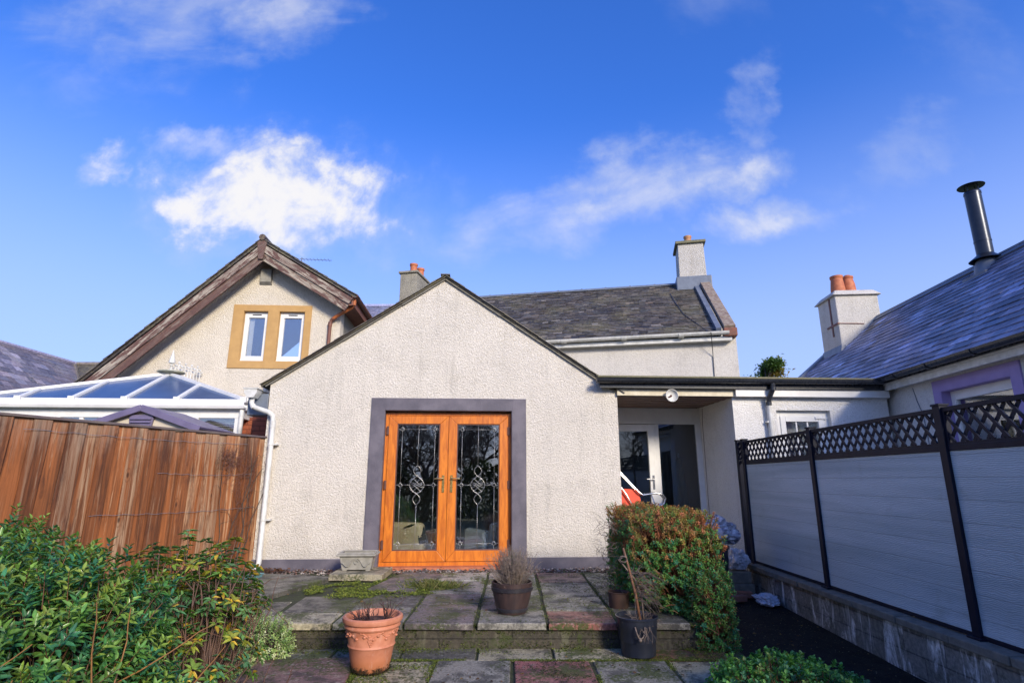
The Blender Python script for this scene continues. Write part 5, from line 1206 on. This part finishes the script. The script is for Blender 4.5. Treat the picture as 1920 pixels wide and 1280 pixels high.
leaf_mesh('foliage', np.array(pos), np.array(dr), np.array(no), np.array(le), np.array(wi), np.array(cl), M_MOSS, LV)

TC = thing('terracotta_pot', 'pink terracotta pot with grape garland relief standing on the lower patio', 'flower pot', (-1.03, 4.52, Z + .008), R(10))
prof = [(.0001, 0), (.128, 0), (.133, .008), (.150, .09), (.163, .16), (.168, .166), (.172, .172), (.168, .180), (.166, .186), (.180, .255), (.186, .285), (.198, .290), (.203, .300), (.200, .312), (.196, .318), (.200, .324), (.214, .330), (.220, .345), (.217, .362), (.205, .370), (.192, .366), (.186, .350), (.180, .30)]
s = MB(); s.lathe(prof, (0, 0, 0), 56); s.build('body', M_TERRA, TC, smooth=True)
s = MB()
for gk in range(3):
    a0 = -math.pi / 2 + gk * 2 * math.pi / 3
    for i in range(15):
        row = [0, 1, 1, 2, 2, 2, 3, 3, 3, 3, 2.9, 4, 4, 4, 3.8][i]; c_ = [0, -.5, .5, -1, 0, 1, -1.5, -.5, .5, 1.5, 0, -1, 0, 1, .5][i]
        z = .197 + row * .0115; r_ = .166 + (z - .186) * .195; a = a0 + c_ * .062; s.ball((r_ * math.cos(a), r_ * math.sin(a), z), .0085, 6, 4)
    pts = []
    for i in range(37):
        a = a0 + (i - 18) / 18 * math.pi / 3; z = .262 - .016 * math.cos((i - 18) / 18 * math.pi * 3); r_ = .166 + (z - .186) * .20; pts.append((r_ * math.cos(a), r_ * math.sin(a), z))
    s.tube(pts, .0055, 5)
    for i in range(2, 36, 3):
        p = pts[i]; s.ball((p[0] * 1.0, p[1] * 1.0, p[2] + random.choice([-.014, .012])), .013, 6, 4, (1, 1, .7))
s.build('garland', M_TERRA, TC, smooth='all')
s = MB(); s.lathe([(.0001, .32), (.184, .32)], (0, 0, 0), 30); s.build('soil', simple('dry brown compost', (.10, .045, .025), (.05, .03, .02), 30, .95, bmp=.9, bscale=50), TC)
patch_m = patch(700, lambda: (lambda a: (-1.03 + .135 * math.cos(a) * random.uniform(1, 1.10), 4.52 + .135 * math.sin(a) * random.uniform(1, 1.1), 1))(random.random() * 6.28), [(.02, .02, .010), (.04, .05, .015)], .014, lambda x, y: Z + .01 + abs(random.gauss(0, .022)), 'pot_moss', 'dark moss round the foot of the terracotta pot', 'moss')
PT = thing('withered_plant', 'blackened withered stems in the terracotta pot', 'plant', (-1.03, 4.52, Z + .33))
s = MB()
for i in range(34):
    x = random.gauss(-.045, .035); y = random.gauss(0, .03); wander((x, y, -.02), (random.gauss(0, .45), random.gauss(0, .3), 1), 5, random.uniform(.016, .034), .0045, .002, .2, s, 4)
for i in range(12): wander((.09 + random.gauss(0, .01), .02, 0), (random.gauss(.2, .3), random.gauss(0, .3), 1), 6, random.uniform(.018, .034), .0042, .002, .2, s, 4)
s.build('stem', simple('blackened stem', (.035, .018, .022), (.09, .04, .03), 30, .7), PT, smooth='all')

BT = thing('black_tub', 'ribbed black plastic tub with rope handle at the foot of the step', 'plant tub', (1.00, 4.885, Z + .006))
prof = [(.0001, 0), (.125, 0), (.135, .01), (.140, .10), (.143, .104), (.146, .115), (.152, .20), (.156, .205), (.160, .27), (.168, .272), (.170, .285), (.162, .288), (.156, .26)]
s = MB(); s.lathe(prof, (0, 0, 0), 48); s.v = [(x * (1 + .010 * max(0, math.cos(14 * math.atan2(y, x)))), y * (1 + .010 * max(0, math.cos(14 * math.atan2(y, x)))), z) for x, y, z in s.v]; s.build('body', M_TUB, BT, smooth=True)
s = MB(); s.tube([(-.05, -.16, .235), (-.045, -.18, .20), (-.03, -.185, .165), (-.01, -.18, .155), (.01, -.175, .17), (.02, -.17, .20), (.025, -.16, .235)], .006, 6); s.ball((-.02, -.19, .15), .014, 8, 5); s.build('rope', M_DTWIG, BT, smooth='all')
s = MB(); s.lathe([(.0001, .25), (.158, .25)], (0, 0, 0), 24); s.build('soil', M_SOIL, BT)
BS = thing('staked_bare_shrub', 'leafless drooping shrub tied to a wooden stake in the black tub', 'shrub', (1.00, 4.885, .04))
s = MB(); s.tube([(.03, 0, -.02), (.0, 0, .2), (-.05, .0, .42), (-.085, 0, .56)], [.012, .011, .010, .009], 7); s.build('stake', M_TWIG, BS, smooth='all')
s = MB()
pts = [(.06, .02, 0), (.05, .02, .18), (.0, .01, .32), (-.10, 0, .44), (-.13, -.01, .47), (-.09, -.01, .49), (-.06, -.01, .50)]; s.tube(pts, [.008, .007, .007, .006, .006, .005, .004], 6)
for k in range(6): a = k * 1.1; s.tube([(-.09 + .028 * math.cos(a + t_ * .5), -.01 + .02 * math.sin(a), .475 + .022 * math.sin(a + t_ * .5)) for t_ in range(6)], .004, 4)
for i in range(80):
    b_ = Vector((.02 + random.gauss(0, .02), .01, random.uniform(.15, .38))); d = Vector((random.uniform(-.1, 1), random.gauss(0, .5), random.uniform(-.1, .6))).normalized(); pts = [b_]
    for k in range(9): d = (d + Vector((.02, 0, -.14)) + Vector((random.gauss(0, .12), random.gauss(0, .12), random.gauss(0, .08)))).normalized(); pts.append(pts[-1] + d * random.uniform(.016, .032))
    s.tube(pts, [.0026 - .00018 * k for k in range(10)], 3, caps=False)
for i in range(60): wander((random.gauss(.03, .06), random.gauss(-.02, .05), -.0), (random.gauss(0, 1), random.gauss(0, 1), .5), 6, .022, .002, .001, .35, s, 3)
for i in range(14): wander((.03 + random.gauss(0, .03), -.15, .0), (random.gauss(0, .3), -.5, -1), 6, .02, .002, .001, .25, s, 3)
s.build('branch', M_DTWIG, BS, smooth='all')

TT = thing('teal_trough', 'small teal plastic trough by the foot of the white downpipe', 'planter', (-3.10, 7.02, .02), R(-20))
s = MB(); taper(s, (.12, .07), (.15, .09), -.13, .05); s.build('body', M_TEAL, TT, bevel=.008)
s = MB(); taper(s, (.16, .10), (.16, .10), .05, .065); s.build('rim', M_TEAL, TT, bevel=.005)
s = MB()
for i in range(60): wander((random.gauss(0, .07), random.gauss(0, .04), .06), (random.gauss(0, 1), random.gauss(0, 1), .3), 4, .02, .003, .001, .3, s, 3)
s.build('stem', M_TWIG, TT)

# ------------------------------------------------------------------ things in the porch and side path
LF = frame('folded_lounger', 'folded garden lounger with orange red fabric and curved silver tubes standing in the porch', 'garden chair')
s = MB(); s.hexa([(1.62, .50, .72), (1.97, .50, .72), (1.97, .52, .72), (1.62, .52, .72), (1.62, .56, 1.02), (1.93, .56, 1.01), (1.93, .58, 1.01), (1.62, .58, 1.02)]); s.build('fabric', M_RED, LF, bevel=.008)
s = MB()
for dy in (0, .10):
    s.tube([(1.60, .56 + dy, 1.34), (1.70, .55 + dy, 1.22), (1.93, .50 + dy, .96), (1.98, .49 + dy, .925), (2.06, .48 + dy, .94), (2.16, .48 + dy, .955), (2.26, .48 + dy, .945), (2.31, .48 + dy, .88), (2.28, .48 + dy, .80), (2.20, .48 + dy, .76), (2.1, .5 + dy, .70)], .013, 10)
s.tube([(1.58, .52, 1.12), (1.70, .50, .98), (1.80, .48, .80), (1.9, .48, .3), (1.9, .48, .01)], .013, 10); s.tube([(2.1, .5, .72), (2.15, .5, .01)], .013, 10); s.tube([(2.10, .5, .955), (2.14, .47, .80), (2.08, .46, .70)], .010, 8)
s.build('tube_frame', M_CHROME, LF, smooth=True)
GP = frame('green_parasol', 'folded green parasol standing inside the porch window', 'parasol')
s = MB(); pr = [(.02, 1.52), (.05, 1.45), (.085, 1.1), (.13, .6), (.16, .2), (.14, .12)]
s.lathe(pr[::-1], (3.0, 1.75, 0), 40); s.v = [(3.0 + (x - 3.0) * (1 + .14 * math.sin(9 * math.atan2(y - 1.75, x - 3.0))), 1.75 + (y - 1.75) * (1 + .14 * math.sin(9 * math.atan2(y - 1.75, x - 3.0))), z) for x, y, z in s.v]; s.build('canopy', M_GREENF, GP, smooth='all')
s = MB(); s.tube([(3.0, 1.75, 0.01), (3.0, 1.75, 1.60)], .02, 10); s.build('pole', M_WHITEP, GP)
BN = thing('black_bin', 'black plastic bin half hidden between the hedge and the white wall', 'bin', (2.42, 7.25, -.17))
s = MB(); s.lathe([(.0001, 0), (.17, 0), (.18, .02), (.21, .50), (.225, .51), (.225, .54), (.0001, .56)], (0, 0, 0), 28); s.build('body', M_TUB, BN, smooth=True)
def crumple(name, label, loc, sz, mat, seedk, parent=None):
    import bmesh
    bm = bmesh.new(); bmesh.ops.create_icosphere(bm, subdivisions=4, radius=1)
    for v_ in bm.verts:
        n_ = v_.co.normalized(); a = mnoise.noise(n_ * 1.6 + Vector((seedk, 0, 0))) * .35 + abs(mnoise.noise(n_ * 4 + Vector((seedk, 5, 0)))) * .35 - abs(mnoise.noise(n_ * 9 + Vector((seedk, 9, 0)))) * .14
        v_.co = n_ * (1 + a); v_.co.z = max(v_.co.z, -.75); v_.co = Vector((v_.co.x * sz[0], v_.co.y * sz[1], (v_.co.z + .75) * sz[2]))
    me = bpy.data.meshes.new(name); bm.to_mesh(me); bm.free(); me.materials.append(mat); o = bpy.data.objects.new(name, me); C.objects.link(o); o.location = loc
    a_ = me.color_attributes.new('tint', 'FLOAT_COLOR', 'CORNER'); a_.data.foreach_set('color', [1.0] * (len(me.loops) * 4))
    return tag(o, label, 'plastic bag')
crumple('plastic_bag', 'white bag with dark crumpled print resting on top of the black bin', (2.56, 7.28, .385), (.20, .18, .17), M_BAGW, 1)
crumple('plastic_bag', 'pale translucent bag slumped between the bin and the end of the fence', (2.88, 7.62, .05), (.12, .12, .14), M_BAGC, 2)
crumple('plastic_bag', 'pale bluish bag lying on the dark path beside the block wall', (2.92, 6.95, -.235), (.12, .17, .06), M_BAGC, 3)
SB = thing('block_shelf', 'stack of loose concrete blocks under the pale bag at the end of the path', 'block stack', (2.85, 7.62, -.25))
s = MB(); s.box(-.22, .16, -.16, .16, 0, .14); s.box(-.20, .14, -.14, .16, .143, .28); s.build('block', M_COPE, SB, bevel=.01)
for k, (x, y, rz) in enumerate(((2.62, 7.05, .3), (2.78, 7.28, -.2))):
    s = MB(); s.box(-.11, .11, -.05, .05, 0, .065); o = s.build('brick', M_RSTONE, None, bevel=.006); o.location = (x, y, -.225); o.rotation_euler = (0, 0, rz)
    tag(o, ['loose red brick lying nearest the camera on the dark path', 'loose red brick lying against the blocks at the end of the path'][k], 'brick')
# drain tile pot by the hedge
TB = thing('rusty_tin', 'rusty brown tin half hidden under the dry twigs beside the hedge', 'tin', (.99, 5.62, .0))
s = MB(); s.lathe([(.0001, 0), (.085, 0), (.09, .01), (.095, .13), (.10, .135), (.095, .14), (.085, .12)], (0, 0, 0), 24); s.build('body', simple('rust', (.065, .03, .02), (.035, .02, .015), 12, .8, bmp=.5), TB, smooth=True)

# ------------------------------------------------------------------ room furniture
def armchair(label, loc, rz, mat, sc_=1.0):
    A_ = thing('armchair', label, 'armchair', loc, rz)
    s = MB(); s.box(-.27, .27, -.30, .22, .06, .26); s.build('seat', mat, A_, bevel=.05, seg=4)
    s = MB(); s.hexa([(-.36, .20, .04), (.36, .20, .04), (.36, .36, .04), (-.36, .36, .04), (-.34, .28, .56), (.34, .28, .56), (.34, .42, .54), (-.34, .42, .54)]); s.build('backrest', mat, A_, bevel=.06, seg=4)
    for sg in (-1, 1): s = MB(); s.box(sg * .33 - .07, sg * .33 + .07, -.34, .26, .04, .44); s.build('armrest', mat, A_, bevel=.055, seg=4)
    return A_
def FR(a, b_, z): return (a * math.cos(HR) - b_ * math.sin(HR), 8 + a * math.sin(HR) + b_ * math.cos(HR), z)
armchair('cream armchair with a black throw seen through the left glass door', FR(-1.40, .95, .0), HR + R(155), M_CLOTH)
armchair('grey blue armchair seen through the right glass door', FR(-.16, .92, .0), HR + R(-150), M_CLOTHG)
s = MB(); p = [(-1.46, .60, .50), (-1.44, .62, .50), (-1.34, .64, .505), (-1.27, .62, .47), (-1.25, .60, .36), (-1.23, .60, .26)]
n_ = len(p); vs = [(a - .07 + .0, b_, z) for a, b_, z in p] + [(a + .05, b_ + .02, z) for a, b_, z in p]
th_ = MB()
for i in range(n_ - 1):
    a, b_ = p[i], p[i + 1]; th_.hexa([(a[0] - .06, a[1] - .02, a[2] - .03), (b_[0] - .06, b_[1] - .02, b_[2] - .03), (b_[0] + .04, b_[1] - .02, b_[2] + .01), (a[0] + .04, a[1] - .02, a[2] + .01), (a[0] - .06, a[1] + .14, a[2] - .03), (b_[0] - .06, b_[1] + .14, b_[2] - .03), (b_[0] + .04, b_[1] + .14, b_[2] + .01), (a[0] + .04, a[1] + .14, a[2] + .01)])
th_.v = [(x, y - .12, z + .02) for x, y, z in th_.v]
o = th_.build('throw', M_THROW, None, bevel=.012, seg=3); o.location = (0, 8, 0); o.rotation_euler = (0, 0, HR); tag(o, 'black throw hanging over the side of the cream armchair', 'throw')
ST = thing('side_table', 'small orange wooden table between the armchairs inside the doors', 'table', FR(-1.05, .78, 0), HR)
s = MB(); s.box(-.13, .13, -.15, .15, .245, .28); s.build('table_top', M_OTABLE, ST, bevel=.004); s = MB(); s.box(-.12, .12, -.14, .14, .15, .245); s.build('drawer', M_OTABLE, ST)
for a, b_ in ((-1, -1), (1, -1), (1, 1), (-1, 1)): s = MB(); s.box(a * .105 - .018, a * .105 + .018, b_ * .12 - .018, b_ * .12 + .018, 0, .15); s.build('leg', M_OTABLE, ST)
s = MB(); s.lathe([(.0001, 0), (.036, 0), (.042, .02), (.042, .06), (.036, .07), (.0001, .07)], (0, 0, 0), 20); o = s.build('candle', M_YEL, None, smooth=True); o.location = FR(-1.11, .72, .281); tag(o, 'yellow candle on the small orange table', 'candle')
s = MB(); s.lathe([(.0001, 0), (.04, 0), (.06, .05), (.055, .05), (.0001, .02)], (0, 0, 0), 20); s.ball((0, 0, .055), .045, 10, 6, (1, 1, .6)); o = s.build('bowl', M_WHITE, None, smooth=True); o.location = FR(-.98, .74, .281); tag(o, 'white bowl on the small orange table', 'bowl')

# ------------------------------------------------------------------ planting
def mixpal(lst, w): return lambda f, p: random.choices(lst, w)[0]
# glossy dark green shrub, bottom left
root = thing('glossy_shrub', 'big dark green glossy leaved shrub filling the bottom left corner', 'shrub', (-2.1, 2.9, -.3)); root.location = (0, 0, 0)
BL1 = [((-2.75, 3.0, .35), (.62, .70, .56)), ((-2.08, 2.78, .26), (.46, .54, .58)), ((-1.85, 2.3, .02), (.38, .42, .50)), ((-3.4, 3.4, .4), (.7, .8, .58)), ((-2.3, 2.2, .15), (.55, .45, .60)), ((-1.70, 2.72, -.05), (.26, .4, .44))]
def pal1(f, p):
    if p.z > .62 and random.random() < .35: return random.choice([(.16, .28, .045), (.22, .30, .05)])
    return random.choice([(.065, .20, .05), (.045, .15, .055), (.11, .26, .05), (.05, .19, .08), (.10, .20, .04), (.20, .31, .05)])
shrub(root, BL1, 5200, -.4, (.052, .0205), 11, .12, pal1, .75, M_LEAF, M_TWIG, 1.0, (.62, 1.02), .35, 2, ((.16, .30, .06), .25))
core(BL1, .7, M_BARK, root)
s = MB()
for i in range(34):
    b = random.choice(BL1); c, r_ = b; p = Vector((c[0] + random.uniform(-.6, .3) * r_[0], c[1] - random.uniform(.3, .9) * r_[1], c[2] - .6 * r_[2] + random.random() * .3)); wander(p, (random.uniform(-.1, .9), random.uniform(-.6, .1), random.uniform(.3, 1)), 12, .065, .006, .002, .10, s, 5)
s.build('branch', simple('orange brown branch', (.34, .16, .05), (.22, .11, .045), 14, .6), root, smooth='all')
# rhododendron with yellowing leaves
root = thing('rhododendron', 'open leggy rhododendron with yellow green leaves in front of the wooden fence', 'shrub')
sp, pos, dr, no, le, wi, cl = MB(), [], [], [], [], [], []
for i in range(170):
    a = random.random() * 6.28; q = math.sqrt(random.random()); bx, by = -1.98 + .10 * math.cos(a), 3.75 + .1 * math.sin(a)
    tx, ty = -2.12 + .52 * q * math.cos(a), 3.85 + .55 * q * math.sin(a); tz = .78 - .42 * q * q + random.uniform(-.32, .04) - max(0, tx + 1.75) * .55
    p0 = Vector((bx, by, -.28)); p3 = Vector((tx, ty, tz)); m = p0.lerp(p3, .55) + Vector((.1 * math.cos(a), .1 * math.sin(a), .0)); pts = []
    for k in range(9): t_ = k / 8; pts.append(p0 * (1 - t_) ** 2 + m * 2 * t_ * (1 - t_) + p3 * t_ * t_ + Vector((random.gauss(0, .008), random.gauss(0, .008), random.gauss(0, .008))))
    sp.tube(pts, [.008 - .0007 * k for k in range(9)], 5, caps=False)
    for br in range(random.randint(2, 4)):
        if br == 0: tip, g = pts[-1], (pts[-1] - pts[-2]).normalized()
        else:
            o_ = pts[random.randint(4, 7)]; g = ((o_ - p0).normalized() + Vector((random.gauss(0, .5), random.gauss(0, .5), .3))).normalized(); tip = o_ + g * random.uniform(.08, .2); sp.tube([o_, tip], [.004, .0025], 4, caps=False)
        ax = g.orthogonal().normalized(); bx_ = g.cross(ax); base = random.choice([(.13, .26, .05), (.18, .28, .05), (.28, .30, .04), (.10, .22, .07), (.08, .20, .08), (.14, .28, .09)])
        for k in range(random.randint(6, 9)):
            th = k * 2.4; rad = ax * math.cos(th) + bx_ * math.sin(th); d = (rad + g * .35 + Vector((0, 0, -.25))).normalized()
            pos.append(tuple(tip - g * .012 * (k % 3))); dr.append(tuple(d)); no.append(tuple((g + Vector((0, 0, .4))).normalized())); L = random.uniform(.042, .072); le.append(L); wi.append(L * .40); v = random.uniform(.75, 1.3)
            c = base if random.random() < .86 else (.50, .34, .04); cl.append(tuple(x * v for x in c))
leaf_mesh('foliage', np.array(pos), np.array(dr), np.array(no), np.array(le), np.array(wi), np.array(cl), M_LEAF, root, .45); sp.build('branch', simple('brown grey branch', (.16, .09, .06), (.10, .06, .05), 14, .8), root, smooth='all')
s = MB()
for i in range(60): wander((random.gauss(-1.85, .22), random.gauss(3.9, .2), random.uniform(-.25, .35)), (random.gauss(0, .5), random.gauss(0, .4), 1), 7, .04, .003, .0012, .25, s, 3)
s.build('twigs', M_TWIG, root, smooth='all')
# variegated ground cover
root = thing('variegated_shrub', 'low white edged variegated shrub spilling over the step', 'shrub')
BL2 = [((-2.42, 4.85, -.08), (.42, .40, .28)), ((-2.10, 4.88, -.12), (.36, .30, .24)), ((-2.20, 4.35, -.14), (.34, .34, .24)), ((-1.92, 4.90, -.16), (.20, .20, .15))]
shrub(root, BL2, 2100, -.3, (.026, .013), 10, .07, mixpal([(.44, .52, .24), (.28, .42, .14), (.58, .62, .38), (.18, .32, .09), (.36, .48, .16)], [3, 3, 2, 2, 2]), .5, M_LEAFM, M_DTWIG, 1.0, (.6, 1.02), .2, 2)
# clipped hedge
root = thing('clipped_hedge', 'boxy clipped hedge beside the terrace, warm sunlight painted into its top leaves', 'hedge')
BL3 = [((1.48, 5.85, .44), (.44, .62, .42)), ((1.36, 6.0, .52), (.32, .62, .38)), ((1.58, 5.42, .36), (.32, .24, .36)), ((1.69, 5.28, .02), (.19, .32, .38)), ((1.28, 6.2, .30), (.24, .42, .36))]
EXPO[0] = 6.5
def pal3(f, p):
    top = max(0, min(1, (p.z - .45) / .35))  # warm sunlight on the hedge top put into the leaf colours
    if random.random() < top * .78: return random.choice([(.42, .20, .07), (.36, .24, .07), (.30, .28, .06), (.45, .16, .07)])
    return random.choice([(.09, .25, .06), (.06, .21, .06), (.13, .30, .06), (.065, .24, .12), (.18, .30, .06)])
shrub(root, BL3, 5600, -.26, (.031, .0125), 10, .06, pal3, .45, M_LEAFM, simple('red hedge twig', (.30, .11, .05), (.22, .10, .05), 14, .7), 1.0, (.80, 1.01), .3, 1, ((.34, .17, .06), .16), .1)
EXPO[0] = 2.6
core(BL3, .85, M_TWIG, root)
s = MB()
for i in range(120): wander((1.0 + random.gauss(0, .04), random.uniform(5.5, 6.6), random.uniform(.1, .75)), (-.5, random.gauss(0, .5), random.gauss(0, .6)), 6, .022, .003, .001, .3, s, 3)
s.build('twigs', M_DTWIG, root, smooth='all')
# ivy mound
root = thing('ivy_mound', 'low rounded mound of green ivy at the bottom edge right of the patio', 'ivy')
BL4 = [((1.72, 3.92, -.24), (.50, .46, .30)), ((1.98, 3.75, -.32), (.36, .36, .24)), ((1.42, 3.75, -.32), (.30, .36, .22))]
shrub(root, BL4, 2200, -.45, (.034, .024), 8, .06, mixpal([(.10, .28, .055), (.07, .22, .055), (.16, .36, .07), (.24, .34, .09), (.06, .19, .08)], [3, 3, 2, 1, 2]), .8, M_LEAFM, M_TWIG, .9, (.7, 1.03), .2, 3)
core(BL4, .9, M_TWIG, root)
for blob_ in (BL1[:2],): pass

# ------------------------------------------------------------------ trees
def leafy_tree(name, label, loc, h, cr, pals, nleaf=2600, group=None, lsz=.16):
    t_ = thing(name, label, 'tree', loc, 0, group); s = MB(); s.tube([(0, 0, -.4), (.05, 0, h * .4), (0, .05, h * .75), (0, 0, h * .95)], [.16, .13, .08, .02], 8)
    P, D, Nn, Ls, Ws, Cc = [], [], [], [], [], []
    for i in range(26):
        z = h * random.uniform(.45, .95); a = random.random() * 6.28; rr = cr * (1.1 - (z / h - .3) * .9); e = Vector((math.cos(a) * rr, math.sin(a) * rr, z + rr * .35)); s.tube([(0, 0, z * .92), tuple(e * .5 + Vector((0, 0, z * .47))), tuple(e)], [.05, .03, .012], 5)
        c0 = random.choice(pals)
        for k in range(nleaf // 26):
            q = e + Vector((random.gauss(0, .28), random.gauss(0, .28), random.gauss(0, .2))) * cr * .5 - Vector((e.x, e.y, 0)) * random.random() * .4
            P.append(tuple(q)); D.append((random.gauss(0, 1), random.gauss(0, 1), random.gauss(.3, .6))); Nn.append((random.gauss(0, .6), random.gauss(0, .6), 1)); L = lsz * random.uniform(.6, 1.3); Ls.append(L); Ws.append(L * .45); v = random.uniform(.7, 1.3); Cc.append(tuple(x * v for x in c0))
    s.build('trunk', M_BARK, t_, smooth='all'); leaf_mesh('crown', np.array(P), np.array(D), np.array(Nn), np.array(Ls), np.array(Ws), np.array(Cc), M_LEAFM, t_)
leafy_tree('garden_tree', 'round topped green and gold tree showing above the flat roof', (11.5, 25, -.4), 6.85, 1.15, [(.10, .16, .03), (.20, .20, .04), (.07, .13, .03), (.26, .20, .05)], 9000, None, .15)
# bare trees and hedge behind the camera: they are what the door glass and porch windows mirror
def branch(mb, p, d, L, r, lev, mx):
    n_ = 5; pts = [Vector(p)]; d = Vector(d)
    for k in range(n_): d = (d + Vector((random.gauss(0, .13), random.gauss(0, .13), random.gauss(.03, .10)))).normalized(); pts.append(pts[-1] + d * L / n_)
    mb.tube(pts, [r * (1 - .45 * k / n_) for k in range(n_ + 1)], max(3, 7 - lev), caps=False)
    if lev >= mx: return
    for k in range(4 if lev < 2 else 5):
        q = pts[random.randint(2, n_)]; a = random.random() * 6.28; o_ = d.orthogonal().normalized(); o2 = d.cross(o_); sd2 = (d * random.uniform(.4, .9) + (o_ * math.cos(a) + o2 * math.sin(a)) * random.uniform(.5, .9)).normalized()
        branch(mb, q, sd2, L * random.uniform(.55, .78), r * .52, lev + 1, mx)
protos = []
for k in range(2):
    t_ = thing('bare_tree', 'leafless tree reflected in the glass', 'tree', (0, 0, 0), 0, 'leafless trees mirrored in the door glass')
    s = MB(); s.tube([(0, 0, -.4), (.04, .02, 1.0), (.0, .05, 2.0)], [.20, .16, .13], 9); s.build('trunk', M_BARK, t_, smooth='all')
    s = MB()
    for j in range(6): a = j * 1.05 + random.random(); branch(s, (0, .04, random.uniform(1.2, 2.0)), (math.cos(a) * .7, math.sin(a) * .7, random.uniform(.5, 1.2)), random.uniform(1.5, 2.1), .075, 1, 5)
    s.build('crown', M_BARK, t_, smooth='all'); protos.append(t_)
BT_L = []
spots = [(-4.4, -8.0, 0), (-1.6, -9.2, 1), (.6, -11, 2.2), (-3.0, -12, 3), (4.6, -9.5, 4.2), (7.4, -8.4, 5), (-7.2, -10.5, 6)]
for i, (x, y, rz) in enumerate(spots):
    o = protos[i] if i < 2 else copy_tree(protos[i % 2]); o.location = (x, y, -.4); o.rotation_euler = (0, 0, rz); o['label'] = 'leafless garden tree mirrored in the glass doors'
root = thing('dark_hedge', 'dark evergreen hedge mirrored low in the glass doors', 'hedge')
P, D, Nn, Ls, Ws, Cc = [], [], [], [], [], []
for i in range(9000):
    x = random.uniform(-11, 4); f = random.random(); y = -7.0 - random.random() * .9 * (1 if f < .6 else .2); z = random.uniform(-.4, 1.5 + .35 * math.sin(x * 1.3) + .2 * math.sin(x * 4)); P.append((x, y, z)); D.append((random.gauss(0, 1), random.gauss(.4, 1), random.gauss(.3, 1))); Nn.append((random.gauss(0, .6), 1, random.gauss(0, .6))); Ls.append(random.uniform(.14, .26)); Ws.append(.10); v = random.uniform(.6, 1.3); Cc.append((.035 * v, .06 * v, .02 * v))
leaf_mesh('foliage', np.array(P), np.array(D), np.array(Nn), np.array(Ls), np.array(Ws), np.array(Cc), M_LEAFM, root)
s = MB()
for x in np.arange(-10.8, 4, .7): s.tube([(x, -7.5, -.4), (x + .1, -7.5, 1.3)], [.04, .015], 5)
s.build('trunk', M_BARK, root)
